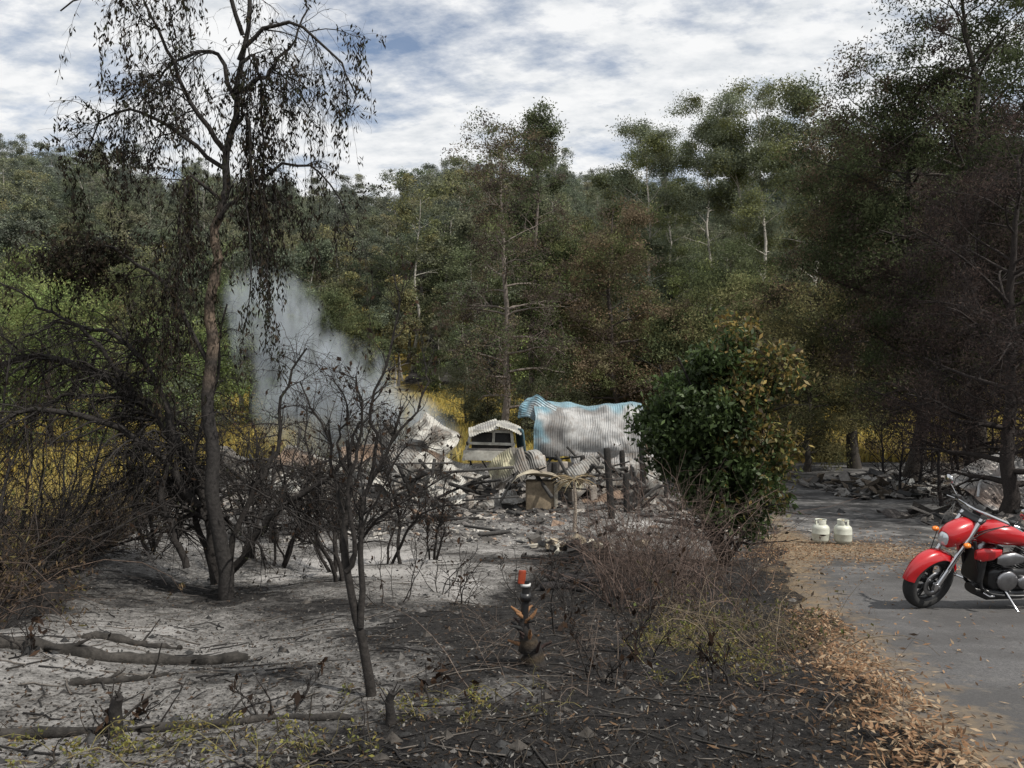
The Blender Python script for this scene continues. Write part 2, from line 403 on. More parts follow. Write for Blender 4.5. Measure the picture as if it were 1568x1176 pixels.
stand('dark_casuarina_tree',.53,31,50,h=17.2,cw=10.5,tr=.3,cs=.25,n1=40,n2=300,n3=900,nl=85000,ls=(.15,.055),up=.45,prof='round',pal=DKP+BR[1:2],bark=(.04,.035,.03),sig=.34,hang=.4,vis=.6,gain=1.3)
stand('dark_casuarina_tree',.63,27,51,h=19.5,cw=10,tr=.32,cs=.28,n1=40,n2=300,n3=900,nl=85000,ls=(.14,.055),up=.5,prof='round',pal=DKP,bark=(.04,.035,.03),sig=.32,hang=.3,vis=.6,gain=1.2)
stand('dark_casuarina_tree',.46,40,52,h=19,cw=9,tr=.3,cs=.22,n1=36,n2=260,n3=800,nl=60000,ls=(.18,.065),up=.45,prof='round',pal=DKP+BR[1:],bark=(.04,.035,.03),sig=.4,hang=.4,vis=.65,gain=1.35)
stand('scorched_casuarina_tree',.66,19.5,53,h=10.2,cw=7.5,tr=.2,cs=.12,n1=44,n2=380,n3=2600,nl=52000,ls=(.12,.022),up=.5,prof='round',pal=[(.045,.032,.03),(.058,.04,.033),(.03,.025,.024)],bark=(.03,.025,.023),sig=.17,hang=.5,vis=.7,gain=1.25)
stand('scorched_casuarina_tree',.62,25,54,h=9.5,cw=7,tr=.2,cs=.15,n1=40,n2=320,n3=2000,nl=36000,ls=(.13,.026),up=.5,prof='round',pal=[(.045,.032,.03),(.058,.042,.033),(.035,.03,.024)],bark=(.025,.02,.02),sig=.2,hang=.5,vis=.7,gain=1.25)
OLP=[(.12,.105,.038),(.09,.085,.034),(.07,.074,.032)]
stand('olive_casuarina_tree',.395,38,55,h=9.4,cw=6.5,tr=.18,cs=.16,n1=34,n2=240,n3=600,nl=42000,ls=(.16,.055),up=.45,prof='round',pal=OLP,bark=(.04,.035,.03),sig=.37,hang=.35,vis=.7,gain=1.65)
stand('olive_casuarina_tree',.46,44,56,h=10.5,cw=7.5,tr=.18,cs=.25,n1=34,n2=240,n3=600,nl=42000,ls=(.18,.065),up=.45,prof='round',pal=OLP[1:]+BR[:1],bark=(.04,.035,.03),sig=.38,hang=.35,vis=.7,gain=1.4)
stand('olive_casuarina_tree',.55,42,57,h=11,cw=8.5,tr=.18,cs=.28,n1=34,n2=240,n3=600,nl=42000,ls=(.18,.065),up=.45,prof='round',pal=G_DK+BR[1:],bark=(.03,.025,.02),sig=.38,hang=.35,vis=.7,gain=1.25)
for i,(u,d,h,s) in enumerate([(.575,24,4.2,60),(.60,25,4.0,61),(.55,29,4.5,63),(.50,33,3.2,64),(.52,27,3.0,66),(.59,30,4.5,67),(.56,36,5,68),(.645,24,4.4,62)]):
    stand('burnt_sapling',u,d,s,h=h,cw=3.6,tr=.07,cs=.12,n1=22,n2=130,n3=600,nl=700,ls=(.09,.03),up=1.1,prof='top',pal=BRD,bark=(.018,.016,.016),sig=.1,gain=1)

# ------------------------------------------------------------------ foreground tall burnt tree (limb sketch: 1 unit = 8 mm)
def sk(pts,dy0=0,dy1=0,o=(345,915),s=.00798):
    n=len(pts); return [((u-o[0])*s, dy0+(dy1-dy0)*i/(n-1), (o[1]-v)*s) for i,(u,v) in enumerate(pts)]
def limb_set(mb,rng,limbs,K=14,col=(.022,.02,.019),j=.015,colf=None):
    P=[];Rr=[]
    for pts,r0,r1 in limbs:
        p=resample(pts,K,rng,j); r=np.linspace(r0,r1,K); P.append(p); Rr.append(r)
    P=np.array(P); Rr=np.array(Rr)
    c=np.tile(np.array(col),(len(P)*K,1))
    if colf: c=colf(P.reshape(-1,3),c)
    tubes(mb,P,Rr,8,c)
    return P,Rr
def leaves_on(mb,rng,P,n,ls,pal,sig=.03,down=1.0,sel=.6,tmin=.3,mati=1):
    cl=rng.permutation(len(P))[:max(2,int(len(P)*sel))]; j=rng.choice(cl,n); K=P.shape[1]
    s=(tmin+(1-tmin)*rng.random(n))*(K-1); i=np.minimum(s.astype(int),K-2); a=(s-i)[:,None]
    C=P[j,i]*(1-a)+P[j,i+1]*a+rng.normal(size=(n,3))*sig
    cards(mb,C,ls[0]*rng.uniform(.6,1.3,n),ls[1]*rng.uniform(.6,1.3,n),pick(rng,pal,n)*rng.uniform(.6,1.4,(n,1)),rng,mati,down=down)
BLK=(.022,.0195,.018)
rng=R0(500); mb=MB()
bx,by=-3.5,9.1
def tcol(p,c):
    m=(sstep(2.4,3.3,p[:,2])*sstep(5.0,4.2,p[:,2]))[:,None]*(rng.random((len(p),1))**1.5)
    return c*(1-m)+np.array([.20,.15,.11])*m
trunk=[(sk([(347,925),(342,850),(325,765),(322,690),(312,600),(320,530),(314,470),(328,400),(322,340),(338,280),(336,225),(352,150),(352,100),(366,20),(372,-110)],0,.3),.10,.025)]
P0,Q0=limb_set(mb,rng,trunk,K=40,j=.011,colf=tcol)
limbs=[(sk([(338,225),(300,170),(275,110),(245,40),(215,-30)],.15,-.3),.035,.01),
 (sk([(350,130),(395,95),(420,55),(455,-20)],.2,.5),.035,.01),
 (sk([(335,250),(260,190),(180,150),(120,160),(90,220)],.2,.6),.03,.006),
 (sk([(356,80),(400,30),(470,40),(530,110),(545,160)],.2,.0),.03,.006),
 (sk([(330,330),(370,280),(430,235),(490,260),(525,340)],.1,.6),.03,.006),
 (sk([(356,95),(380,75),(395,130),(398,250),(405,420)],.2,.1),.025,.006),
 (sk([(345,190),(372,170),(382,240),(385,340),(392,470)],.2,-.2),.025,.006),
 (sk([(330,300),(290,270),(276,330),(280,420),(270,520)],.1,-.2),.022,.005),
 (sk([(350,140),(310,60),(250,60),(190,90),(150,130)],.2,.9),.03,.006),
 (sk([(362,40),(330,-40),(260,-60),(180,-10),(120,40)],.2,-.4),.03,.008),
 (sk([(318,560),(250,440),(190,390),(120,370),(60,385)],.1,.3),.03,.008)]
P1,Q1=limb_set(mb,rng,limbs,K=14,col=BLK,j=.02)
P2,Q2=spawn(rng,P1,Q1,130,.4,1.2,.6,.8,.15,.12,.18,8,.45,.005,.15); tubes(mb,P2,Q2,4,BLK)
P3,Q3=spawn(rng,P2,Q2,1300,.2,.8,.5,.8,-.1,.22,.2,6,.5,.0025,.1); tubes(mb,P3,Q3,3,BLK)
P4,Q4=spawn(rng,P3,Q3,1900,.12,.45,.4,.7,-.2,.3,.2,5,.6,.0018,.1); tubes(mb,P4,Q4,3,BLK)
P5,Q5=spawn(rng,np.concatenate([P1[:,3:13:2],P2[:,0:8:2][:,[0,1,2,3,3]]]),np.concatenate([Q1[:,3:13:2],Q2[:,0:8:2][:,[0,1,2,3,3]]]),190,.7,2.1,.2,.5,-.3,.45,.13,12,.3,.003,.1,.2); tubes(mb,P5,Q5,3,BLK)
PS,QS=spawn(rng,P1[5:8],Q1[5:8],60,.9,2.2,.1,.35,-.5,.5,.12,12,.3,.0035,.05,.2); tubes(mb,PS,QS,3,BLK)
P6,Q6=spawn(rng,np.concatenate([P5,PS]),np.concatenate([Q5,QS]),1100,.1,.3,.4,.5,-.4,.3,.2,4,.6,.0018,.1); tubes(mb,P6,Q6,3,BLK)
DL=[(.024,.021,.018),(.038,.03,.022),(.03,.032,.02)]
leaves_on(mb,rng,P4,4200,(.075,.024),DL,.03,1.2,.3)
leaves_on(mb,rng,P3,2200,(.075,.024),DL,.03,1.2,.18)
leaves_on(mb,rng,P5,4000,(.08,.024),DL,.03,1.8,.55); leaves_on(mb,rng,P6,2500,(.075,.022),DL,.02,1.5,.5); leaves_on(mb,rng,PS,3000,(.08,.024),DL,.03,1.8,.8,.1)
C=np.array([((125-345)*.00798,.25,(915-395)*.00798)])+rng.normal(size=(5200,3))*np.array([.28,.22,.16])
q=vnoise(C[:,0]*1+C[:,1],C[:,2],.12,3)>.45; C=C[q]
cards(mb,C,.07*rng.uniform(.6,1.3,len(C)),.028,pick(rng,DL,len(C)),rng,1,down=.6)
mb.build('burnt_birch_tree',[BARK,DEADLEAF],loc=(bx,by,gz(bx,by)))

rng=R0(501); mb=MB()
limbs=[(sk([(330,900),(312,800),(262,690),(190,615),(95,560),(-20,540),(-120,560)],0,.6),.10,.03),
 (sk([(300,780),(240,690),(160,640),(70,622),(0,655),(-60,720)],0,-.6),.055,.015),
 (sk([(310,885),(270,780),(262,690),(290,560),(300,440)],.2,.9),.045,.012),
 (sk([(340,905),(400,815),(455,760),(520,720),(560,640)],0,-.4),.06,.015),
 (sk([(335,900),(360,780),(400,700),(410,600),(440,520)],.1,.8),.045,.012),
 (sk([(262,690),(200,560),(120,500),(30,480),(-60,500)],.1,1.0),.045,.012),
 (sk([(190,615),(150,540),(70,470),(-10,420)],.2,-.2),.035,.01),
 (sk([(312,800),(230,745),(180,720),(110,760),(60,840)],0,.9),.04,.01),
 (sk([(190,615),(100,600),(40,650),(0,760)],.3,-.5),.03,.008),
 (sk([(290,870),(262,800),(248,760),(262,690)],-.2,-.1),.045,.03)]
P1,Q1=limb_set(mb,rng,limbs,K=16,col=BLK,j=.025)
P2,Q2=spawn(rng,P1,Q1,420,.4,1.4,.5,.9,.1,.10,.22,8,.4,.005,.15); tubes(mb,P2,Q2,4,BLK)
P3,Q3=spawn(rng,P2,Q2,3000,.2,.9,.5,.8,-.05,.18,.25,6,.5,.0026,.1); tubes(mb,P3,Q3,3,BLK)
P4,Q4=spawn(rng,P3,Q3,4200,.12,.45,.4,.7,-.1,.2,.25,4,.6,.0018,.1); tubes(mb,P4,Q4,3,BLK)
leaves_on(mb,rng,P4,2500,(.06,.022),DL,.03,1.,.3)
mb.build('leaning_burnt_tree',[BARK,DEADLEAF],loc=(bx-.1,by+.35,gz(bx-.1,by+.35)))

def burnt_multi(name,x,y,seed,h,nst,spreadw,n2=60,n3=300,nl=300,r=.03,wig=.16,col=BLK):
    rng=R0(seed); mb=MB()
    P=np.zeros((nst,12,3)); a=rng.uniform(0,6.28,nst); d=norm(np.stack([np.cos(a)*spreadw,np.sin(a)*spreadw,np.ones(nst)],-1))
    P[:,0,:2]=rng.normal(size=(nst,2))*.06; P[:,0,2]=-.1
    L=h*rng.uniform(.75,1.15,nst)[:,None]/11
    for k in range(1,12):
        d=norm(d+rng.normal(size=(nst,3))*wig+np.array([0,0,.05])); P[:,k]=P[:,k-1]+d*L
    Rd=r*rng.uniform(.6,1.25,nst)[:,None]*np.linspace(1,.25,12)[None]
    tubes(mb,P,Rd,7,col)
    P2,Q2=spawn(rng,P,Rd,n2,h*.15,h*.4,.8,.7,.3,.0,.18,6,.5,.004,.25); tubes(mb,P2,Q2,4,col)
    P3,Q3=spawn(rng,P2,Q2,n3,h*.06,h*.2,.6,.8,.2,.0,.22,4,.55,.002,.1); tubes(mb,P3,Q3,3,col)
    if nl: leaves_on(mb,rng,P3,nl,(.07,.03),[(.03,.022,.018),(.05,.032,.022)],.02,.8,.6)
    return mb.build(name,[BARK,DEADLEAF],loc=(x,y,gz(x,y)))
for i,(x,y,h,n,w) in enumerate([(-3.6,11.6,2.6,4,.35),(-2.7,11.5,2.6,4,.35),(-4.4,12.5,2.9,4,.3),(-3.2,14,2.6,3,.3),(-2.0,12.4,2.4,3,.3),(-5.8,12,2.8,4,.4),(-6.8,15,3,4,.4),(-2.4,10.2,2.2,3,.4),(-5.0,15.5,3.,4,.3),
        (-6.2,9.5,3.2,5,.5),(-7.5,11,3.4,5,.5),(-5.9,8.0,2.6,5,.6),(-8.5,13.5,3.5,5,.5),(-1.4,13.2,2.2,3,.4),(-9.8,17,3.5,5,.5)]):
    burnt_multi('burnt_shrub',x,y,600+i,h,n,w,80,520,250)
rng=R0(520); mb=MB(); o=(570,1080); s=.00381
def sk2(p,a=0,b=0): return sk(p,a,b,o,s)
limbs=[(sk2([(570,1090),(560,1020),(546,950),(528,880),(524,810),(535,745),(528,690)],0,.05),.032,.011),
 (sk2([(552,975),(556,900),(548,830),(560,760),(590,700),(612,640)],0,.15),.021,.007),
 (sk2([(530,890),(545,850),(535,760),(552,700),(560,640),(548,590)],0,-.12),.016,.005),
 (sk2([(560,760),(572,690),(560,640),(590,560),(605,480),(600,430)],.1,.1),.012,.004),
 (sk2([(526,800),(505,730),(500,680),(470,640),(455,600)],0,.1),.012,.004),
 (sk2([(590,700),(630,650),(650,590),(640,540)],.12,.2),.009,.003),
 (sk2([(535,745),(520,690),(535,640),(515,590)],0,-.1),.009,.003),
 (sk2([(548,830),(590,760),(620,700),(660,690)],0,-.15),.008,.003)]
P1,Q1=limb_set(mb,rng,limbs,K=14,col=BLK,j=.007)
P2,Q2=spawn(rng,P1[1:],Q1[1:],150,.12,.45,.7,.8,.25,.0,.2,6,.45,.0022,.35); tubes(mb,P2,Q2,4,BLK)
P3,Q3=spawn(rng,P2,Q2,900,.05,.25,.6,.8,.1,.0,.22,4,.5,.0012,.1); tubes(mb,P3,Q3,3,BLK)
leaves_on(mb,rng,P3,260,(.04,.02),[(.03,.022,.018),(.05,.032,.022)],.015,.8,.4)
mb.build('burnt_sapling',[BARK,DEADLEAF],loc=(-.816,4.35,gz(-.816,4.35)))
for i,(x,y,h) in enumerate([(-1.35,8.6,1.0),(-.6,8.6,.9),(.1,9,.9),(-.9,9.3,1.0),(.6,7.8,.8),(-3.2,4.9,.45),(-1.3,4.0,.35),(-2.0,3.9,.35),(-.35,4.2,.3),(.45,6.2,.7),(.9,5.4,.6),(1.2,6.6,.8),(.6,4.6,.5),(1.3,4.6,.5)]):
    burnt_multi('charred_sprout',x,y,640+i,h,5,.5,22,60,25,r=.008)
# ------------------------------------------------------------------ leafy bush (centre right)
rng=R0(700); mb=MB(); n=34000
nst=9; P=np.zeros((nst,8,3)); a=rng.uniform(0,6.28,nst)
for k in range(1,8): P[:,k]=P[:,k-1]+norm(np.stack([np.cos(a)*.25,np.sin(a)*.25,np.ones(nst)],-1)+rng.normal(size=(nst,3))*.15)*.5
Rd=.05*np.linspace(1,.3,8)[None].repeat(nst,0); tubes(mb,P,Rd,6,BLK)
P2,Q2=spawn(rng,P,Rd,300,.4,1.3,.3,1.,.2,.02,.15,6,.4,.006,.1); tubes(mb,P2,Q2,4,BLK)
nc=330; cc=norm(rng.normal(size=(nc,3)))*(rng.random((nc,1))**.35)*rng.uniform(.80,1.12,(nc,1))
cc*=np.array([1.10,1.0,1.72]); cc[:,2]+=2.2
cc[:,0]+= .22*np.sin(cc[:,2]*2.2)+.04*(cc[:,2]-2)
cc=cc[cc[:,2]>.3]; j=rng.integers(0,len(cc),n)
C=cc[j]+rng.normal(size=(n,3))*np.array([.12,.12,.10])
t_=sstep(-.45,.85,(C[:,0]*.8+(C[:,2]-2.6)*.32-C[:,1]*.15+(vnoise(C[:,0]+C[:,1],C[:,2],.4,8)-.5)*1.8))
g=pick(rng,[(.045,.07,.024),(.06,.09,.028),(.035,.055,.02)],n); b_=pick(rng,[(.21,.155,.045),(.24,.165,.05),(.11,.085,.035),(.16,.15,.045),(.10,.10,.032),(.07,.05,.028),(.08,.09,.03)],n)
m_=(rng.random(n)<t_*.85)[:,None]; col=np.where(m_,b_,g)*rng.uniform(.7,1.3,(n,1))*rng.uniform(.55,1.25,(len(cc),1))[j]
cards(mb,C,.12*rng.uniform(.6,1.2,n),.056*rng.uniform(.6,1.2,n),col,rng,1,down=.5)
BX,BY=3.4,12.
mb.build('scorched_laurel_bush',[BARK,m_leaf('laurel_leaf',.3,.5,.25,gloss=True)],loc=(BX,BY,gz(BX,BY)))

# ------------------------------------------------------------------ brambles / bracken masses
def stems_mass(name,pts,h,rng,col,K=7,wig=.16,lean=.5,droop=.06,r=.006,n2=0,leaf=None,nl=0,ls=(.05,.02),mats=(BARK,DEADLEAF),sel=.7,down=.3):
    n=len(pts); P=np.zeros((n,K,3)); P[:,0,:2]=pts; P[:,0,2]=ground(pts[:,0],pts[:,1])-.03
    a=rng.uniform(0,6.28,n); d=norm(np.stack([np.cos(a)*lean,np.sin(a)*lean,np.ones(n)],-1)); L=(h*rng.uniform(.5,1.2,n))[:,None]/(K-1)
    for k in range(1,K):
        d=norm(d+rng.normal(size=(n,3))*wig+np.array([0,0,-droop*k])); P[:,k]=P[:,k-1]+d*L
    Rd=r*rng.uniform(.6,1.3,n)[:,None]*np.linspace(1,.35,K)[None]
    cv=np.array(col)*rng.uniform(.4,1.7,(n,1))
    mb=MB(); tubes(mb,P,Rd,4,cv)
    Q=P
    if n2:
        Q,q=spawn(rng,P,Rd,n2,h*.15,h*.45,.6,.8,.1,.05,.2,5,.6,r*.35,.2); tubes(mb,Q,q,3,np.array(col)*rng.uniform(.4,1.7,(n2,1)))
    if nl: leaves_on(mb,rng,Q,nl,ls,leaf,.02,down,sel)
    return mb.build(name,list(mats))
rng=R0(800)
def rect(n,x0,x1,y0,y1): return np.stack([rng.uniform(x0,x1,n),rng.uniform(y0,y1,n)],-1)
p=rect(250,1.1,2.5,7.8,10.8); stems_mass('dead_bramble_thicket',p,1.8,rng,(.085,.062,.052),n2=1500,leaf=BRD,nl=350,ls=(.06,.03),lean=.5,r=.005,droop=.04,wig=.2)
p=rect(60,1.9,3.3,9.4,11.2); stems_mass('dead_bramble_thicket',p,1.2,rng,(.09,.065,.05),n2=350,leaf=BRD,nl=250,ls=(.06,.03),lean=.6,r=.005)
p=rect(140,1.4,2.6,5.6,8.0); stems_mass('dead_bramble_thicket',p,.75,rng,(.10,.08,.055),n2=600,leaf=BR+G_OL,nl=600,ls=(.045,.02),lean=1.0,r=.004)
p=rect(150,-.3,2.2,3.9,6.8); stems_mass('dead_creeper_runners',p,.75,rng,(.07,.055,.045),n2=500,leaf=BRD,nl=200,lean=1.5,droop=.05,r=.0032)
p=np.concatenate([rect(100,.9,1.9,4.6,6.4),rect(18,-.6,.2,3.8,4.3),rect(36,-2.5,-.6,3.2,3.6),rect(22,1.5,2.4,6,7.6)])
stems_mass('regrowth_weeds',p,.36,rng,(.12,.105,.045),n2=380,leaf=[(.19,.18,.055),(.13,.14,.05),(.2,.16,.06)],nl=3800,ls=(.024,.011),mats=(BARK,LEAF),lean=.9,r=.0025,down=0)
p=rect(160,-2.6,2.0,3.1,3.8); stems_mass('charred_stubble',p,.2,rng,(.03,.025,.02),r=.004,n2=200)
def bankpts(n,y0,y1,w0,w1):
    y=rng.uniform(y0,y1,n); return np.stack([bank(y)-rng.uniform(w0,w1,n)*np.maximum(1,y/14),y],-1)
p=bankpts(2600,5,30,.1,7); stems_mass('scorched_bracken',p,1.9,rng,(.05,.036,.028),n2=9000,leaf=[(.085,.06,.04),(.11,.078,.045),(.055,.042,.032),(.10,.088,.04)],nl=62000,ls=(.065,.02),droop=.09,lean=.6,down=.6)
p=bankpts(650,10,36,2,10); stems_mass('green_undergrowth',p,1.8,rng,(.09,.08,.04),n2=1400,leaf=[(.13,.16,.05),(.10,.13,.045),(.16,.16,.055)],nl=22000,ls=(.11,.05),mats=(BARK,LEAF))
p=bankpts(380,6,22,.0,6); stems_mass('burnt_sticks',p,2.8,rng,(.025,.021,.019),n2=2600,r=.010,lean=.5,droop=.02)
p=np.stack([rng.uniform(12,30,1100),rng.uniform(36,50,1100)],-1)
k=(p[:,0]>road_l(p[:,1])-8)&((p[:,0]<road_l(p[:,1])-.5)|(p[:,0]>road_r(p[:,1])+.3)|(p[:,1]>44)); p=p[k]
stems_mass('burnt_understorey',p,1.9,rng,(.14,.105,.085),n2=4500,r=.012,lean=.3,leaf=BR+BRD,nl=8000,ls=(.12,.05))
p=np.stack([rng.uniform(5,13,400),rng.uniform(34,46,400)],-1)
stems_mass('burnt_understorey',p,1.8,rng,(.10,.075,.055),n2=2000,r=.012,lean=.3,leaf=BR+G_OL,nl=7000,ls=(.12,.06))

def blades(name,pts,h,w,pal,seed):
    rng=R0(seed); n=len(pts); z=ground(pts[:,0],pts[:,1]); B=np.stack([pts[:,0],pts[:,1],z-.03],-1)
    a=rng.uniform(0,6.28,n); s=np.stack([np.cos(a),np.sin(a),0*a],-1)*w*.5
    hh=h*rng.uniform(.5,1.2,n)
    tip=B+np.stack([rng.normal(size=n)*.25*hh,rng.normal(size=n)*.25*hh,hh],-1); mid=B*.5+tip*.5; mid[:,2]+=.08*hh
    V=np.stack([B-s,B+s,mid+s*.8,tip,mid-s*.8],1)
    mb=MB(); mb.add(V.reshape(-1,3),np.arange(n*5).reshape(n,5),np.repeat(pick(rng,pal,n)*rng.uniform(.7,1.3,(n,1)),5,0),0,False)
    return mb.build(name,[GRASS])
YG=[(.47,.36,.10),(.42,.34,.11),(.50,.41,.14),(.30,.27,.10)]
rng=R0(900); n=100000; y=rng.uniform(44,116,n); x=rng.uniform(-.78,.72,n)*y; p=np.stack([x,y],-1); p=p[vnoise(x,y,4,9)>.2]
blades('dry_grass_field',p,.8,.17,YG,1)
p=bankpts(9000,18,46,4,14); blades('dry_grass_bank',p,1.0,.05,YG+[(.2,.2,.07)],2)

# ------------------------------------------------------------------ litter and debris on the ground
def onground(pts,dz=.01): return np.stack([pts[:,0],pts[:,1],ground(pts[:,0],pts[:,1])+dz],-1)
rng=R0(950); mb=MB()
LIT=[(.22,.13,.075),(.28,.18,.11),(.15,.09,.055),(.36,.27,.18),(.09,.06,.04)]
n=3000; y=3.0+rng.random(n)**1.2*5.0; x=road_l(y)+rng.normal(size=n)*.17-.0
C=onground(np.stack([x,y],-1),.03); C[:,2]+=rng.random(n)*.05*np.exp(-((x-road_l(y)-.0)/.3)**2)
def litter(C,k=1.,ls=.056):
    n=len(C); cards(mb,C,ls*rng.uniform(.5,1.4,n),ls*.27*rng.uniform(.5,1.5,n),pick(rng,LIT,n)*k,rng,0,flat=.65)
litter(C)
y=rng.uniform(3,20,1500); x=road_l(y)+rng.exponential(1.0,1500)-.3; litter(onground(np.stack([x,y],-1),.03))
x=6.3+rng.normal(size=4500)*1.5; y=14.3+rng.normal(size=4500)*1.6; litter(onground(np.stack([x,y],-1),.03),1.,.075)
y=rng.uniform(3,7,900); x=road_l(y)-rng.exponential(.4,900); litter(onground(np.stack([x,y],-1),.015),.55,.05)
mb.build('leaf_litter',[DEADLEAF])
mb=MB(); n=26000
y=3+rng.random(n)**1.4*16; x=rng.uniform(-.72,.45,n)*y; k=(x>bank(y))&(x<road_l(y)); C=onground(np.stack([x[k],y[k]],-1),.006)
cards(mb,C,.03*rng.uniform(.4,1.6,len(C)),.011*rng.uniform(.5,1.5,len(C)),pick(rng,[(.02,.018,.017),(.03,.025,.02),(.05,.035,.025),(.02,.02,.02),(.10,.07,.05),(.2,.19,.175)],len(C)),rng,1,flat=.7)
n=4500; y=3+rng.random(n)**1.3*22; x=rng.uniform(-.72,.42,n)*y; k=(x>bank(y))&(x<road_l(y))
octv=np.array([(1,0,0),(0,1,0),(-1,0,0),(0,-1,0),(0,0,.8),(0,0,-.6)],float); octf=np.array([(0,1,4),(1,2,4),(2,3,4),(3,0,4),(1,0,5),(2,1,5),(3,2,5),(0,3,5)])
C=onground(np.stack([x[k],y[k]],-1),.004); m=len(C); sz=.006+.04*rng.random(m)**6
V=C[:,None]+octv[None]*sz[:,None,None]*rng.uniform(.5,1.5,(m,6,1)); F=(octf[None]+np.arange(m)[:,None,None]*6).reshape(-1,3)
mb.add(V.reshape(-1,3),F,np.repeat(pick(rng,[(.02,.02,.02),(.05,.045,.04),(.09,.085,.08),(.03,.03,.03)],m),6,0),0,False)
n=1100; y=3+rng.random(n)**1.3*14; x=rng.uniform(-.7,.3,n)*y; k=(x>bank(y)+.1)&(x<road_l(y)); x=x[k];y=y[k]; m=len(x)
a=rng.uniform(0,3.14,m); L=rng.uniform(.06,.45,m); tt=np.linspace(-.5,.5,5)
PX=x[:,None]+np.cos(a)[:,None]*L[:,None]*tt+rng.normal(size=(m,5))*.012; PY=y[:,None]+np.sin(a)[:,None]*L[:,None]*tt+rng.normal(size=(m,5))*.012
PZ=ground(PX,PY)+.008; tubes(mb,np.stack([PX,PY,PZ],-1),np.repeat(rng.uniform(.0015,.006,m)[:,None],5,1)*np.array([1,1,.9,.8,.5]),4,pick(rng,[(.015,.014,.014),(.03,.028,.026),(.09,.08,.07)],m))
mb.build('charred_debris',[BARK,DEADLEAF])

def log(name,pts,r0,r1,seed,K=18,col=(.022,.02,.018),lift=.5):
    rng=R0(seed); p=resample([(a,b,0) for a,b in pts],K,rng,.012); p[:,2]=ground(p[:,0],p[:,1]); p[:,2]=np.convolve(np.pad(p[:,2],2,'edge'),np.ones(5)/5,'valid')
    r=np.linspace(r0,r1,K)*(1+.2*rng.normal(size=K)); p[:,2]+=r*lift
    mb=MB(); tubes(mb,p,r,10,np.array(col)*rng.uniform(.6,1.9,(K,1)))
    P2,q=spawn(rng,p[None],r[None],5,.1,.35,.6,.8,.3,0,.15,5,.4,.008); tubes(mb,P2,q,5,col)
    return mb.build(name,[BARK])
log('fallen_log',[(-3.6,4.95),(-3.0,5.25),(-2.5,5.6),(-2.05,5.75)],.055,.045,1)
log('fallen_branch',[(-3.45,6.0),(-3.0,6.05),(-2.7,6.1)],.035,.02,2)
log('fallen_branch',[(-2.6,3.75),(-2.0,3.85),(-1.4,3.95),(-.8,3.85)],.03,.018,3)
log('fallen_branch',[(-2.7,4.55),(-2.4,4.8),(-2.3,5.0)],.025,.012,33)
log('fallen_branch',[(.2,13.2),(.7,12.6),(1.3,12.2)],.05,.03,34)
for i,(a,b) in enumerate([((.5,10.6),(1.25,10.2)),((.5,10.3),(1.3,10.5)),((.55,9.9),(1.2,10.0)),((.4,9.9),(.9,9.6)),((.7,10.35),(1.1,9.7))]):
    log('charred_log',[a,((a[0]+b[0])/2,(a[1]+b[1])/2+.04),b],.05,.035,10+i,K=8,lift=.7+.6*(i%3),col=(.02,.018,.018))
for i,(x,y,r,h) in enumerate([(-4.55,7.3,.09,.28),(-2.0,3.75,.03,.2),(-.62,3.75,.022,.16)]):
    rng=R0(30+i); mb=MB(); p=np.array([[0,0,-.1],[.01,0,h*.3],[.0,.01,h*.7],[.02,0,h]]); tubes(mb,p,np.array([r*1.4,r*1.1,r,r*.85]),10,(.02,.018,.017))
    P2,q=spawn(rng,p[None],np.array([[r]*4]),6,.08,.2,.3,.6,.8,0,.1,4,.25,.005); tubes(mb,P2,q,5,BLK)
    mb.build('charred_stump',[BARK],loc=(x,y,gz(x,y)))

# ------------------------------------------------------------------ solid builders
def loft(mb,secs,n=24,A=(0,1,0),B=(0,0,1),col=(1,1,1),mati=0,caps=True):
    A=np.array(A,float);B=np.array(B,float); an=np.arange(n)/n*2*math.pi; V=[]
    for c,hw,hh,e in secs:
        ca,sa=np.cos(an),np.sin(an); q=2/e
        V.append(np.array(c)+np.outer(np.sign(ca)*np.abs(ca)**q*hw,A)+np.outer(np.sign(sa)*np.abs(sa)**q*hh,B))
    K=len(V); V=np.array(V); idx=np.arange(K*n).reshape(K,n); nx=np.roll(idx,-1,1)
    F=np.stack([idx[:-1],nx[:-1],nx[1:],idx[1:]],-1).reshape(-1,4); mb.add(V.reshape(-1,3),F,col,mati)
    if caps:
        mb.add(V[0],np.arange(n)[None],col,mati,False); mb.add(V[-1],np.arange(n)[None],col,mati,False)
def rbox(mb,c,size,rot=(0,0,0),b=.01,e=8,col=(1,1,1),mati=0,n=24):
    sx,sy,sz=[q/2 for q in size]; s0=len(mb.v)
    loft(mb,[((-sx,0,0),sy-b,sz-b,e),((-sx+b,0,0),sy,sz,e),((sx-b,0,0),sy,sz,e),((sx,0,0),sy-b,sz-b,e)],n,col=col,mati=mati)
    M=Matrix.Translation(c)@Euler(rot).to_matrix().to_4x4(); mb.xf(M,s0)
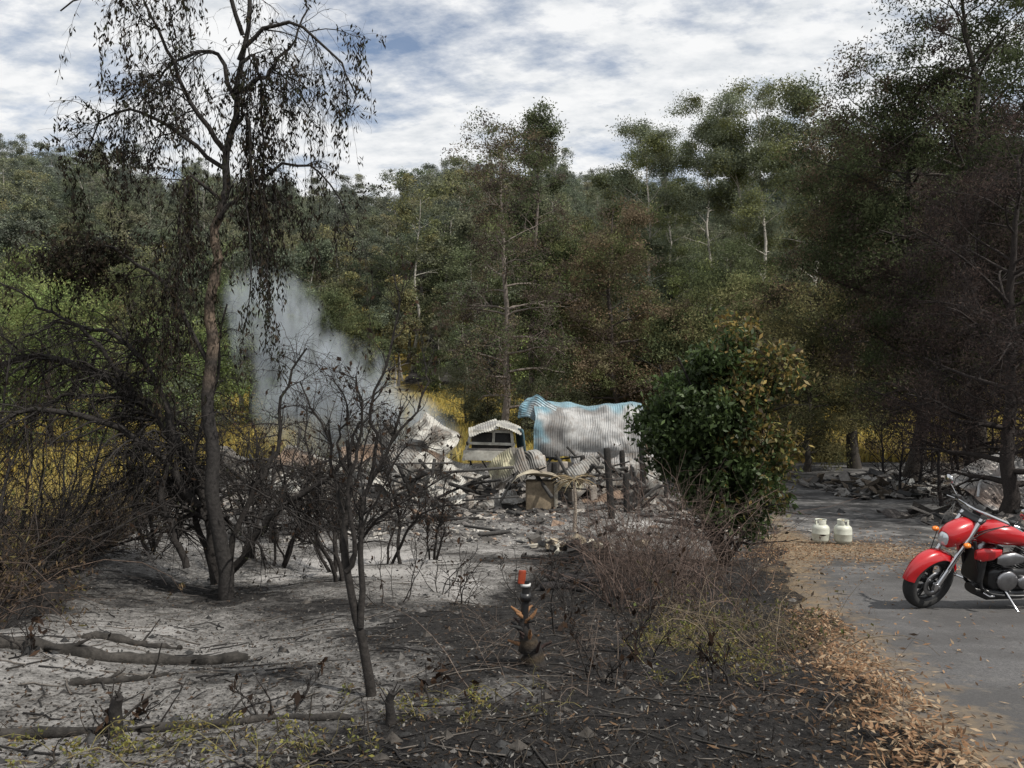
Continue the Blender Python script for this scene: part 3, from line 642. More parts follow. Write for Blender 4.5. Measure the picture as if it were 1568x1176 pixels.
def lathe(mb,prof,c,axis=(0,1,0),n=40,col=(1,1,1),mati=0,a0=0,a1=2*math.pi):
    ax=np.array(axis,float); ax/=np.linalg.norm(ax); ref=np.array([0,0,1.]) if abs(ax[2])<.9 else np.array([1.,0,0])
    U=np.cross(ax,ref);U/=np.linalg.norm(U); W=np.cross(ax,U); full=abs(a1-a0-2*math.pi)<1e-6
    an=np.linspace(a0,a1,n,endpoint=not full)
    V=np.array([[np.array(c)+ax*a+r*(math.cos(q)*U+math.sin(q)*W) for q in an] for r,a in prof])
    K=len(prof); m=len(an); idx=np.arange(K*m).reshape(K,m)
    if full: nx=np.roll(idx,-1,1); F=np.stack([idx[:-1],nx[:-1],nx[1:],idx[1:]],-1).reshape(-1,4)
    else: F=np.stack([idx[:-1,:-1],idx[:-1,1:],idx[1:,1:],idx[1:,:-1]],-1).reshape(-1,4)
    mb.add(V.reshape(-1,3),F,col,mati)
def pipe(mb,pts,r,K=14,sides=10,col=(1,1,1),mati=0,r1=None):
    p=resample(pts,K) if len(pts)>2 else np.linspace(pts[0],pts[1],K)
    tubes(mb,p,np.linspace(r,r1 if r1 else r,K),sides,col,mati)

# ------------------------------------------------------------------ motorcycle
RED=m_plain('red_paint',(.44,.006,.010),.3,0,.5,.8,nscale=3,namp=.12); CHR=m_plain('chrome',(.6,.6,.61),.18,1); ALU=m_plain('aluminium',(.32,.32,.33),.35,1,nscale=14,namp=.2)
RUB=m_plain('tyre_rubber',(.022,.022,.022),.85,nscale=40,namp=.3); BLKP=m_plain('black_paint',(.015,.015,.016),.35); SEAT=m_plain('seat_vinyl',(.02,.02,.02),.6)
LENS=m_plain('headlight_glass',(.55,.6,.62),.08,.3,.8,1.0); ORG=m_plain('indicator_lens',(.8,.22,.03),.2)
bike=empty('motorcycle'); BXX,BYY=4.60,8.3
def part(name,mb,m,par=bike): return mb.build(name,[m] if not isinstance(m,list) else m,parent=par)
steer=[]
def wheel(x,R,w,rimr,nm):
    c=(x,0,R); mb=MB(); h=w/2
    prof=[(rimr,-h*.75),(rimr+.01,-h*.95),(R-.05,-h),(R-.022,-h*.86),(R-.006,-h*.5),(R,0),(R-.006,h*.5),(R-.022,h*.86),(R-.05,h),(rimr+.01,h*.95),(rimr,h*.75)]
    lathe(mb,prof,c,n=56); t=part(nm+'_tyre',mb,RUB)
    mb=MB(); lathe(mb,[(rimr+.004,-h*.78),(rimr-.012,-h*.7),(rimr-.03,-h*.3),(rimr-.03,h*.3),(rimr-.012,h*.7),(rimr+.004,h*.78)],c,n=48)
    lathe(mb,[(.0,-.07),(.045,-.07),(.05,-.03),(.05,.03),(.045,.07),(0,.07)],c,n=24)
    for k in range(5):
        a=k*2*math.pi/5+.3
        for da in (-.13,.13):
            p0=(x+math.cos(a+da*.6)*.04,0,R+math.sin(a+da*.6)*.04); p1=(x+math.cos(a+da)*(rimr-.02),0,R+math.sin(a+da)*(rimr-.02))
            pipe(mb,[p0,p1],.016,4,8,r1=.011)
    r=part(nm+'_rim',mb,BLKP)
    mb=MB()
    for sgn in (-1,1): lathe(mb,[(.085,sgn*.072),(.145,sgn*.072),(.145,sgn*.078),(.085,sgn*.078),(.085,sgn*.072)],c,n=36)
    d=part(nm+'_brake_discs',mb,ALU); return [t,r,d]
steer+=wheel(0,.325,.14,.225,'front'); wheel(-1.71,.335,.22,.24,'rear')
mb=MB()
for s in (-1,1):
    pipe(mb,[(.02,s*.115,.30),(-.16,s*.115,.60)],.030,6,14); pipe(mb,[(-.15,s*.115,.585),(-.44,s*.115,1.07)],.025,6,14)
    rbox(mb,(.02,s*.115,.32),(.07,.05,.09))
pipe(mb,[(0,-.15,.325),(0,.15,.325)],.014,4); steer.append(part('fork_legs',mb,CHR))
mb=MB(); rbox(mb,(-.29,0,.80),(.10,.30,.05),rot=(0,.5,0)); rbox(mb,(-.435,0,1.05),(.09,.30,.035),rot=(0,.5,0))
for s in(-1,1): rbox(mb,(-.07,s*.10,.40),(.10,.035,.07),rot=(0,-.6,0))
steer.append(part('triple_clamps_and_calipers',mb,BLKP))
def fender(mb,cx,cz,R,w,a0,a1,n=26,m=15,drop=.075):
    a=np.linspace(a0,a1,n); q=np.linspace(-1,1,m); V=[]
    for i,t in enumerate(a):
        u=i/(n-1); ww=w*(.6+.4*math.sin(math.pi*min(max(u*1.0,.08),.92)))
        for z in q:
            rr=R-drop*abs(z)**3.2; V.append((cx+rr*math.cos(t),z*ww/2,cz+rr*math.sin(t)))
    V=np.array(V).reshape(n,m,3); V2=V.copy(); cc=np.array([cx,0,cz]); d=V2-cc; d[...,1]=0; V2=V2-norm(d)*.006
    for W in (V,V2):
        i=np.arange(n*m).reshape(n,m); F=np.stack([i[:-1,:-1],i[:-1,1:],i[1:,1:],i[1:,:-1]],-1).reshape(-1,4); mb.add(W.reshape(-1,3),F,(1,1,1))
mb=MB(); fender(mb,0,.325,.378,.20,math.radians(12),math.radians(160)); steer.append(part('front_fender',mb,RED))
mb=MB(); secs=[]
for x_,w_,h_,z_ in [(-.08,.065,.08,.835),(-.11,.095,.108,.84),(-.19,.118,.13,.862),(-.30,.125,.13,.89),(-.40,.11,.105,.925),(-.48,.08,.07,.965),(-.53,.03,.03,.99)]:
    secs.append(((x_,0,z_),w_,h_,2.4))
loft(mb,secs,28); steer.append(part('headlight_cowl',mb,RED))
mb=MB(); loft(mb,[((-.085,0,.832),.064,.077,2.6),((-.065,0,.828),.056,.066,2.6),((-.052,0,.825),.03,.035,2.4),((-.049,0,.825),.003,.003,2)],24); steer.append(part('headlight',mb,LENS))
mb=MB(); pipe(mb,[(-.70,-.43,1.06),(-.60,-.33,1.09),(-.48,-.12,1.13),(-.46,0,1.13),(-.48,.12,1.13),(-.60,.33,1.09),(-.70,.43,1.06)],.015,30,10)
for s in(-1,1):
    pipe(mb,[(-.62,s*.34,1.10),(-.60,s*.40,1.18),(-.58,s*.44,1.24)],.006,8,6)
    lathe(mb,[(0,-.01),(.055,-.008),(.062,.004),(.05,.016),(0,.022)],(-.575,s*.46,1.275),axis=(1,.15*s,-.1),n=24)
    pipe(mb,[(-.60,s*.30,1.09),(-.60,s*.46,1.075)],.006,5,6)
steer.append(part('handlebar_and_mirrors',mb,CHR))
mb=MB()
for s in(-1,1):
    pipe(mb,[(-.655,s*.38,1.075),(-.75,s*.50,1.035)],.020,6,12); rbox(mb,(-.61,s*.33,1.11),(.06,.05,.05))
    pipe(mb,[(-.6,s*.33,1.08),(-.42,s*.22,1.0),(-.36,s*.08,.86)],.006,10,6)
    pipe(mb,[(-.55,s*.3,1.07),(-.25,s*.2,.9),(-.06,s*.12,.45)],.005,14,6)
loft(mb,[((-.50,0,1.07),.05,.03,3),((-.52,0,1.12),.055,.035,3),((-.56,0,1.14),.05,.03,3)],20)
steer.append(part('grips_and_cables',mb,SEAT))
mb=MB()
for s in(-1,1): loft(mb,[((-.23,s*.20,.835),.012,.012,2),((-.21,s*.20,.835),.032,.026,2.4),((-.17,s*.20,.835),.03,.024,2.4),((-.155,s*.20,.835),.01,.008,2)],14)
steer.append(part('indicators',mb,ORG))
ax=Vector((-.515,0,.857)).normalized(); pt=Vector((-.05,0,.33))
M=Matrix.Translation(pt)@Matrix.Rotation(math.radians(20),4,ax)@Matrix.Translation(-pt)
for o in steer: o.matrix_local=M
mb=MB(); loft(mb,[((-.50,0,.86),.05,.05,2.3),((-.53,0,.86),.10,.085,2.4),((-.62,0,.865),.155,.115,2.5),((-.75,0,.865),.185,.125,2.6),((-.90,0,.845),.175,.115,2.6),((-1.03,0,.80),.135,.09,2.5),((-1.13,0,.76),.09,.055,2.4),((-1.17,0,.745),.04,.025,2.2)],32)
for s in(-1,1): loft(mb,[((-.42,s*.15,.66),.02,.05,2.5),((-.48,s*.17,.665),.035,.075,2.8),((-.60,s*.17,.67),.035,.06,2.8),((-.70,s*.16,.69),.015,.03,2.5)],18)
fender(mb,-1.71,.335,.40,.25,math.radians(5),math.radians(140))
loft(mb,[((-1.45,0,.70),.11,.05,2.6),((-1.60,0,.745),.115,.06,2.6),((-1.80,0,.745),.105,.055,2.6),((-1.98,0,.70),.08,.035,2.5),((-2.05,0,.67),.04,.02,2.4)],24)
part('tank_and_rear_bodywork',mb,RED)
mb=MB(); loft(mb,[((-1.08,0,.73),.10,.03,2.6),((-1.15,0,.725),.15,.05,2.8),((-1.30,0,.715),.165,.055,2.8),((-1.44,0,.76),.14,.06,2.8),((-1.52,0,.82),.09,.04,2.8)],24); part('seat',mb,SEAT)
mb=MB(); rbox(mb,(-.86,0,.36),(.46,.26,.26),b=.04,e=5); rbox(mb,(-.52,0,.50),(.07,.30,.36),rot=(0,-.12,0),b=.012)
for sg,xx in ((1,-.75),(-1,-.97)):
    d=Vector((sg*.45,0,.89)).normalized()
    for k in range(9):
        c=Vector((xx,0,.46))+d*(k*.024); lathe(mb,[(0,-.004),(.105,-.004),(.107,0),(.105,.004),(0,.004)],c,axis=d,n=24)
    lathe(mb,[(.085,0),(.085,.23)],Vector((xx,0,.44)),axis=d,n=20)
for s in(-1,1):
    pipe(mb,[(-.42,s*.12,.80),(-.50,s*.13,.45),(-.60,s*.14,.22),(-1.2,s*.15,.20),(-1.35,s*.15,.4)],.02,20,8)
    pipe(mb,[(-1.30,s*.15,.36),(-1.71,s*.17,.335)],.03,6,8)
loft(mb,[((-.50,0,.22),.10,.05,3),((-.62,0,.19),.14,.07,3.5),((-1.0,0,.19),.14,.06,3.5),((-1.15,0,.2),.1,.04,3)],20)
part('engine_block_and_frame',mb,BLKP)
mb=MB()
for sg,xx in ((1,-.75),(-1,-.97)):
    d=Vector((sg*.45,0,.89)).normalized(); c=Vector((xx,0,.46))+d*.235; lathe(mb,[(.1,-.01),(.108,0),(.10,.03),(.06,.05),(0,.055)],c,axis=d,n=24)
for s in(-1,1):
    lathe(mb,[(.115,0),(.115,.03),(.095,.045),(.03,.05),(0,.05)],(-.80,s*.13,.36),axis=(0,s,0),n=32)
    lathe(mb,[(.075,0),(.075,.028),(.055,.04),(0,.042)],(-1.0,s*.13,.34),axis=(0,s,0),n=28)
    loft(mb,[((-.66,s*.15,.60),.02,.04,3),((-.72,s*.16,.61),.05,.07,3),((-.84,s*.16,.62),.05,.075,3),((-.95,s*.16,.61),.02,.04,3)],18)
part('engine_covers',mb,ALU)
mb=MB(); pipe(mb,[(-.68,-.12,.55),(-.60,-.18,.40),(-.72,-.2,.22),(-1.2,-.22,.2),(-1.9,-.24,.28)],.038,26,14); pipe(mb,[(-1.02,-.12,.55),(-1.1,-.2,.42),(-1.3,-.23,.3),(-1.95,-.25,.40)],.038,22,14)
for s in (-1,1): pipe(mb,[(-.55,s*.14,.27),(-.50,s*.30,.27)],.014,5,8); rbox(mb,(-.49,s*.31,.275),(.07,.11,.02))
pipe(mb,[(-.80,.14,.24),(-.83,.25,.12),(-.84,.33,.05)],.012,8,8); rbox(mb,(-.845,.34,.048),(.06,.06,.012))
part('exhausts_and_side_stand',mb,CHR)
mb=MB(); rbox(mb,(-2.06,0,.66),(.03,.14,.04)); part('tail_light',mb,RED)
bike.location=(BXX,BYY,gz(BXX+.85,BYY)+.022); bike.rotation_euler=(math.radians(-7),0,math.radians(183))

# ------------------------------------------------------------------ gas bottles
GASM=m_plain('cream_enamel',(.50,.51,.44),.45,nscale=9,namp=.15); BRASS=m_plain('brass_valve',(.35,.25,.1),.4,.8)
for i,(x,y) in enumerate([(6.46,15.6),(6.86,15.45)]):
    e=empty('gas_bottle',(x,y,gz(x,y)+.02),(0,0,i*1.1)); mb=MB()
    lathe(mb,[(.10,0),(.125,.0),(.125,.035),(.155,.05),(.172,.085),(.175,.10),(.175,.215),(.178,.22),(.175,.225),(.175,.31),(.165,.355),(.13,.39),(.07,.41),(.03,.415),(.03,.43),(0,.43)],(0,0,0),axis=(0,0,1),n=40)
    part('body',mb,GASM,e); mb=MB()
    for a0 in (.3,2.4,4.5): lathe(mb,[(.105,.385),(.108,.50),(.112,.505),(.116,.50),(.113,.385)],(0,0,0),axis=(0,0,1),n=12,a0=a0,a1=a0+1.5)
    lathe(mb,[(.105,.485),(.105,.505),(.116,.505),(.116,.485),(.105,.485)],(0,0,0),axis=(0,0,1),n=36); part('collar',mb,GASM,e)
    mb=MB(); pipe(mb,[(0,0,.42),(0,0,.49)],.016,3,10); pipe(mb,[(0,0,.455),(.05,0,.455)],.012,3,8); lathe(mb,[(0,.485),(.028,.485),(.028,.50),(0,.50)],(0,0,0),axis=(0,0,1),n=12); part('valve',mb,BRASS,e)

# ------------------------------------------------------------------ burnt standpipe on stump
e=empty('burnt_standpipe',(.09,4.9,gz(.09,4.9)))
mb=MB(); rng=R0(70); K=12; p=np.stack([np.linspace(.07,-.02,K)+rng.normal(size=K)*.008,rng.normal(size=K)*.006,np.linspace(-.05,.32,K)],-1)
tubes(mb,p,np.array([.085,.09,.07,.082,.066,.074,.058,.062,.046,.05,.032,.022]),9,pick(rng,[(.02,.018,.017),(.12,.06,.03),(.02,.018,.017),(.04,.03,.02)],K))
P2,q=spawn(rng,p[None],np.array([[.07]*K]),26,.1,.26,.25,.7,.4,0,.12,5,.30,.010); tubes(mb,P2,q,5,pick(rng,[(.03,.02,.018),(.17,.09,.045),(.02,.02,.02)],26)); part('charred_post_base',mb,BARK,e)
mb=MB(); pipe(mb,[(-.01,0,.28),(.0,0,.50),(.0,0,.555)],.026,6,14); lathe(mb,[(.026,.0),(.036,.0),(.036,.05),(.026,.05)],(0,0,.42),axis=(0,0,1),n=20); part('pipe',mb,BLKP,e)
mb=MB(); lathe(mb,[(.026,0),(.033,0),(.033,.018),(.026,.018)],(0,0,.515),axis=(0,0,1),n=20); part('white_band',mb,m_plain('white_plastic',(.5,.5,.5),.5),e)
mb=MB(); rbox(mb,(-.025,-.02,.58),(.05,.018,.09),rot=(0,.08,.3),b=.005); part('reflector_tag',mb,m_plain('red_orange_plastic',(.22,.035,.012),.5,nscale=30,namp=.4),e)

# ------------------------------------------------------------------ house ruin
SHEET=m_plain('scorched_steel_sheet',(1,1,1),.6,.15,.35,nscale=2.2,namp=.4,bs=.15,usev=True,streak=1.); RUBB=m_plain('masonry',(1,1,1),.9,nscale=8,namp=.4,bs=.4,usev=True)
CLEAN=m_plain('painted_steel_sheet',(1,1,1),.6,.1,.3,nscale=3,namp=.35,bs=.1,usev=True,streak=.45)
ruin=empty('collapsed_house_ruin')
def sheet(mb,c,rot,seed,size=(1,1),arc=0.,amp=.12,corr=.011,pitch=.085,col=(.5,.5,.48),col2=(.2,.19,.18),colfn=None,sag=0.):
    w,h=size; nx=max(12,int(w/pitch*6)); ny=30
    U,V=np.meshgrid(np.linspace(-.5,.5,nx),np.linspace(-.5,.5,ny))
    X=U*w; s0=V*h
    if abs(arc)>1e-3: r=h/arc; Yv=r*np.sin(V*arc); Zv=r*(np.cos(V*arc)-1)
    else: Yv=s0; Zv=0*s0
    Zv=Zv+corr*np.sin(X/pitch*2*math.pi)+amp*((vnoise(X+9,s0+9,.9,seed)-.5)*2+(vnoise(X+5,s0,.35,seed+1)-.5)*.9-.9*np.abs(vnoise(X*1.+s0*.7,s0*.2,.7,seed+6)-.5))
    Zv=Zv-sag*(1-4*U*U)
    Yv=Yv+amp*.8*(vnoise(X,s0,.7,seed+2)-.5)
    Xv=X+amp*.8*(vnoise(X*.3,s0,.5,seed+3)-.5)
    v,f=grid_mesh(Xv,Yv,Zv); k=vnoise(X+3,s0+3,.6,seed+4).ravel()[:,None]
    cc=np.array(col)*(1-sstep(.45,.75,k))+np.array(col2)*sstep(.45,.75,k)
    if colfn: cc=colfn(X.ravel(),V.ravel(),cc)
    s=len(mb.v); mb.add(v,f,cc,0); mb.xf(Matrix.Translation(c)@Euler(rot).to_matrix().to_4x4(),s)
mb=MB()
def teal(X,V,c):
    m=(sstep(.10,.30,V+(vnoise(X,V*3,.5,5)-.5)*.5)*.9+.9*sstep(-1.4,-1.9,X+(vnoise(X,V*3,.3,6)-.5)*.7))[:,None]; m=np.clip(m,0,1)
    return c*(1-m)+np.array([.15,.26,.31])*m
sheet(mb,(2.75,26.4,.45),(1.0,.05,-.05),5,size=(3.9,2.8),arc=2.0,amp=.17,corr=.008,col=(.34,.34,.335),col2=(.17,.165,.16),colfn=teal,sag=.10)
part('curved_corrugated_roof',mb,CLEAN,ruin); mb=MB()
sheet(mb,(4.5,26.7,-.3),(1.25,.2,.1),6,size=(2.2,1.8),arc=1.2,amp=.3,col=(.27,.27,.265),col2=(.13,.125,.12))
sheet(mb,(.80,26.9,.85),(.45,-.95,.6),7,size=(.9,1.5),arc=1.2,amp=.25,col=(.18,.31,.37),col2=(.32,.37,.39))
sheet(mb,(3.6,26.0,-.85),(.9,.1,-.2),8,size=(3.0,1.0),arc=.8,amp=.3,col=(.28,.275,.27),col2=(.1,.095,.09))
part('torn_roof_edge',mb,SHEET,ruin)
mb=MB(); W=(.44,.43,.395); C2=(.15,.14,.125); G_=(.26,.255,.24); YL=(.37,.35,.24); RU=(.20,.14,.10)
for i,(x,y,z,w,h,rx,ry,rz,arc,cl) in enumerate([
 (-1.5,24.5,-.85,1.5,1.1,.65,.35,.3,.8,W),(-.2,24.3,-.95,1.5,1.0,.7,-.5,-.3,.9,YL),(.55,24.6,-.8,1.0,.9,.6,-.6,.2,.8,G_),
 (-2.6,25.4,.15,1.5,1.2,.85,.75,.3,1.0,W),(-3.3,25.0,-.4,1.8,1.2,.7,-.6,.5,.9,G_),(-2.3,24.2,-1.1,1.8,1.1,.5,.45,-.4,1.0,W),
 (-4.6,25.6,-.1,1.5,1.0,.85,-.7,-.2,.8,G_),(-4.0,24.2,-1.2,1.6,.9,.45,.5,.4,.9,W),(-6.2,25,-.9,2.2,1.2,.6,.4,.3,.9,W),(-7.9,24.5,-1.1,1.9,1.1,.65,-.35,-.3,1.0,W),(-5.4,23.6,-1.55,1.8,.9,.4,.3,.1,.9,G_),
 (2.3,24.6,-1.2,1.5,1.0,.75,-.5,.2,.9,G_),(3.4,24.6,-1.35,1.4,.9,.65,.5,-.2,1.,G_),(-3.1,23.2,-1.8,1.4,.8,.3,-.25,.6,.7,W),(-9.2,25.5,-1.1,2.0,1.0,.75,.4,.1,.7,G_),
 (4.6,25.0,-1.35,1.6,1.1,.95,.4,.3,.9,G_),(-1.9,23.6,-1.75,1.6,.8,.4,.5,.2,1.,W),(.2,23.3,-1.85,1.2,.6,.35,.4,.8,.8,G_),(-.8,23.2,-1.9,1.2,.6,.3,-.4,.3,.8,G_),(2.9,23.6,-1.75,1.3,.7,.35,-.3,.5,.9,RU),(-6.8,23.7,-1.65,1.5,.7,.35,.3,-.4,.8,W),(1.9,23.9,-1.5,1.0,.8,.8,.3,-.6,1.1,YL),
 (-4.9,24.6,-.6,1.3,.9,1.0,-.2,.5,.8,RU),(-2.9,24.6,-.75,1.1,.8,1.1,.3,-.5,.9,RU),(-6.9,24.4,-.7,1.4,.9,.9,.6,.2,.8,RU)]):
    sheet(mb,(x,y,z),(rx,ry,rz),20+i,size=(w,h),arc=arc,amp=.34,col=cl,col2=C2)
part('crumpled_roof_sheets',mb,SHEET,ruin)
# small cabin shell: sloping front with window openings, shallow gabled roof, dark side
mb=MB(); CW=(.38,.37,.33)
def bar(p,q,t,col,dy=0.06):
    p=np.array(p,float); q=np.array(q,float); d=q-p; L=np.linalg.norm(d); rz=math.atan2(d[1],d[0]); ry=-math.asin(d[2]/L)
    rbox(mb,tuple((p+q)/2),(L,dy,t),rot=(0,ry,rz),b=.004,e=12,col=col)
yF=24.75
bar((-1.62,yF,-.62),(.18,yF,-.66),.34,CW); bar((-1.45,yF,-.22),(.1,yF,-.26),.09,CW); bar((-1.3,yF,.20),(.02,yF,.15),.09,CW)
bar((-1.62,yF,-.8),(-1.32,yF,.24),.1,CW); bar((-.62,yF,-.26),(-.6,yF,.2),.09,CW); bar((.08,yF,-.8),(-.02,yF,.2),.1,CW); bar((-1.5,yF,-.42),(.12,yF,-.45),.07,(.16,.15,.14))
rbox(mb,(-.68,25.4,-.25),(1.35,1.1,.8),b=.03,e=10,col=(.02,.02,.02))  # solid near-black box, interior darkness put into colour behind the window openings
rbox(mb,(.30,25.2,-.25),(.06,1.0,1.0),rot=(0,-.12,.25),b=.01,col=(.05,.10,.12))
part('cabin_wall',mb,CLEAN,ruin); mb=MB()
sheet(mb,(-1.0,25.1,.36),(.12,-.26,.02),91,size=(1.0,1.3),arc=.3,amp=.1,col=CW,col2=G_); sheet(mb,(-.12,25.1,.34),(.12,.30,.02),92,size=(.9,1.3),arc=.3,amp=.1,col=CW,col2=G_)
part('cabin_gable_roof',mb,CLEAN,ruin)
mb=MB(); rbox(mb,(.85,22.9,gz(.85,22.9)+.45),(.85,.7,.9),b=.03,e=10,col=(.2,.16,.11)); rbox(mb,(1.33,22.85,gz(.85,22.9)+.4),(.12,.75,.9),col=(.26,.24,.2),b=.02,e=10)
part('fireplace_block',mb,RUBB,ruin); mb=MB(); sheet(mb,(.95,22.8,gz(.95,22.8)+1.12),(.1,.0,1.57),60,size=(1.1,2.1),arc=1.8,amp=.1,corr=0.004,col=(.42,.38,.29),col2=(.28,.24,.18)); part('arched_tin_cover',mb,CLEAN,ruin)
mb=MB(); rng=R0(61)
for x,y,h,w in [(1.05,25.7,1.7,.3),(1.75,25.9,1.5,.3),(3.1,25.6,1.3,.3),(4.4,26,1.2,.3),(-.3,24.3,.8,.2),(-2.,25,1.0,.25),(-4.4,24.6,1.1,.25),(-6.6,24.5,1.3,.3),(-8.5,25,1.3,.3),(0.1,23.2,.5,.2),(-1.3,23,.5,.2),(1.9,23.4,.7,.2),(2.6,23.8,.8,.22),(-7.6,24,1.5,.25)]:
    z=gz(x,y); rbox(mb,(x,y,z+h/2-.1),(w,w,h),rot=(rng.normal()*.1,rng.normal()*.1,rng.random()),b=.015,e=10,col=np.array((.28,.25,.22))*rng.uniform(.4,1.2))
part('masonry_piers',mb,RUBB,ruin)
mb=MB()
for i in range(300):
    hi=i<220; x=rng.uniform(-9.5,5.6); y=rng.uniform(22.3,28) if hi else rng.uniform(17,23); z=gz(x,y); L=rng.uniform(.5,2.4)*(1 if hi else .6)
    w=rng.uniform(.04,.1); rbox(mb,(x,y,z+(rng.uniform(.05,1.5) if hi else .06)),(L,w,w),rot=(rng.normal()*.3,rng.normal()*(.5 if hi else .06),rng.uniform(0,3)),b=.01,col=np.array((.025,.024,.023))*rng.uniform(.6,2.5),n=8)
for x,y,h in [(2.6,19.9,2.0),(3.3,21.5,1.3),(4.3,24.5,2.2),(3.8,25.4,2.0),(2.4,25.2,1.8),(5.1,25,2.0),(1.4,25.2,1.5)]:
    rbox(mb,(x,y,gz(x,y)+h/2-.1),(.15,.15,h),rot=(rng.normal()*.05,rng.normal()*.05,.4),b=.02,col=(.02,.019,.018))
rbox(mb,(3.0,26.6,-.55),(3.8,.14,.16),rot=(0,.03,0),col=(.02,.02,.02))
part('charred_timbers',mb,BARK,ruin)
cube=np.array([(-1,-1,-1),(1,-1,-1),(1,1,-1),(-1,1,-1),(-1,-1,1),(1,-1,1),(1,1,1),(-1,1,1)],float)*.5; cf=np.array([(0,3,2,1),(4,5,6,7),(0,1,5,4),(1,2,6,5),(2,3,7,6),(3,0,4,7)])
def chunks(mb,x,y,z,sz,pal,flatk=.5,lx=1.5):
    n=len(x); dims=sz[:,None]*rng.uniform(.4,1.7,(n,3))*np.array([lx,1,flatk]); q=rng.normal(size=(n,3,3))*.35+np.eye(3)
    an=rng.uniform(0,6.28,n); c,s=np.cos(an),np.sin(an); Rz=np.zeros((n,3,3)); Rz[:,0,0]=c;Rz[:,0,1]=-s;Rz[:,1,0]=s;Rz[:,1,1]=c;Rz[:,2,2]=1
    Qm,_=np.linalg.qr(q); Qm=np.einsum('nij,njk->nik',Rz,Qm)
    V=cube[None]*dims[:,None,:]*rng.uniform(.6,1.2,(n,8,1)); V=np.einsum('nij,nkj->nki',Qm,V)+np.stack([x,y,z],-1)[:,None]
    mb.add(V.reshape(-1,3),(cf[None]+np.arange(n)[:,None,None]*8).reshape(-1,4),np.repeat(pick(rng,pal,n)*rng.uniform(.6,1.2,(n,1)),8,0),0,False)
RP=[(.3,.28,.25),(.17,.155,.14),(.38,.36,.33),(.05,.045,.04),(.03,.03,.03),(.04,.04,.04),(.2,.14,.1),(.12,.11,.105),(.08,.075,.07)]
mb=MB(); n=7000; x=np.concatenate([rng.uniform(-10,5.8,n-2500),rng.normal(0,3.6,2500)]); y=np.concatenate([rng.uniform(21,29,n-2500),rng.uniform(15.5,22,2500)])
heap=.6*np.exp(-((y-25)/1.6)**2)*(.5+vnoise(x,y,1.4,4)); z=ground(x,y)+heap*rng.random(n)
chunks(mb,x,y,z,np.where(rng.random(n)<.05,rng.uniform(.12,.26,n),rng.uniform(.02,.09,n))*np.where(y<21,.7,1),RP); part('rubble',mb,RUBB,ruin)
mb=MB(); xs_=np.linspace(-10.5,6,160); ys_=np.linspace(22.3,29,70); X,Y=np.meshgrid(xs_,ys_)
Z=ground(X,Y)-.05+.85*np.exp(-((Y-25.8)/1.7)**2)*(.35+vnoise(X,Y,1.3,14))*sstep(6,4.8,X)*sstep(-10.5,-9,X)+(vnoise(X,Y,.35,6)-.5)*.22
v,f=grid_mesh(X,Y,Z); mb.add(v,f,np.array([.13,.12,.11])*(.3+1.6*vnoise(v[:,0],v[:,1],.5,7)[:,None]),0,False); part('ash_heap',mb,RUBB,ruin)

rng=R0(62)
mb=MB(); n=90; x=1.3+rng.normal(size=n)*.4; y=14.8+rng.normal(size=n)*.35; chunks(mb,x,y,ground(x,y)+.05+.12*rng.random(n),rng.uniform(.04,.2,n),[(.45,.42,.35),(.3,.25,.18),(.1,.09,.08),(.05,.05,.05)],.6); mb.build('rubble_pile',[RUBB])
mb=MB(); n=700; x=rng.uniform(12.2,20,n); y=rng.uniform(26,33,n)+ (x-12)*.15; hp=.35*np.exp(-((x-16)/3)**2)
chunks(mb,x,y,ground(x,y)+.05+hp*rng.random(n),rng.uniform(.06,.34,n),[(.03,.03,.03),(.06,.055,.05),(.14,.13,.12),(.25,.24,.225),(.1,.08,.06)],.35,2.2)
rbox(mb,(15.1,28.6,gz(15.1,28.6)+.35),(.55,.3,.6),rot=(0,.2,.3),b=.03,e=6,col=(.5,.5,.48)); rbox(mb,(15.6,28.6,gz(15.7,28.6)+.2),(.5,.4,.3),rot=(0,.0,.8),b=.03,e=6,col=(.3,.3,.29))
mb.build('burnt_debris_pile',[RUBB])
mb=MB(); z=gz(13.6,20.6)
sheet(mb,(13.7,20.6,z+1.05),(.75,-.30,.35),71,size=(2.4,2.0),arc=1.0,amp=.14,corr=.02,pitch=.13,col=(.5,.48,.46),col2=(.34,.27,.23)); sheet(mb,(13.4,20.0,z+.45),(.35,-.15,-.1),72,size=(2.2,1.3),arc=.5,amp=.2,col=(.26,.25,.24),col2=(.1,.1,.1))
pipe(mb,[(12.5,20.0,z+.7),(12.7,20.1,z+1.15),(13.6,20.1,z+1.2)],.035,8,8,col=(.5,.5,.5))
mb.build('corrugated_iron_pile',[m_plain('galvanised_iron',(1,1,1),.55,.2,.4,nscale=3,namp=.3,usev=True)])
mb=MB(); n=300; x=12.9+rng.normal(size=n)*1.0; y=20.0+rng.normal(size=n)*.9; chunks(mb,x,y,ground(x,y)+.06+.4*rng.random(n)*np.exp(-(x-14)**2),rng.uniform(.05,.3,n),[(.03,.03,.03),(.05,.045,.04),(.1,.09,.085),(.2,.18,.16)],.35,2.8); mb.build('charred_timber_pile',[BARK])
mb=MB(); rng=R0(63); tubes(mb,resample([(0,0,-.1),(.03,0,.6),(0,0,1.25)],8),np.linspace(.05,.035,8),8,(.2,.17,.14))
n=46; a=rng.uniform(0,6.28,n); P=np.zeros((n,6,3)); P[:,0]=(0,0,1.25); d=norm(np.stack([np.cos(a),np.sin(a),rng.uniform(-.1,1.0,n)],-1))
for k in range(1,6): d=norm(d+np.array([0,0,-.22])); P[:,k]=P[:,k-1]+d*.12
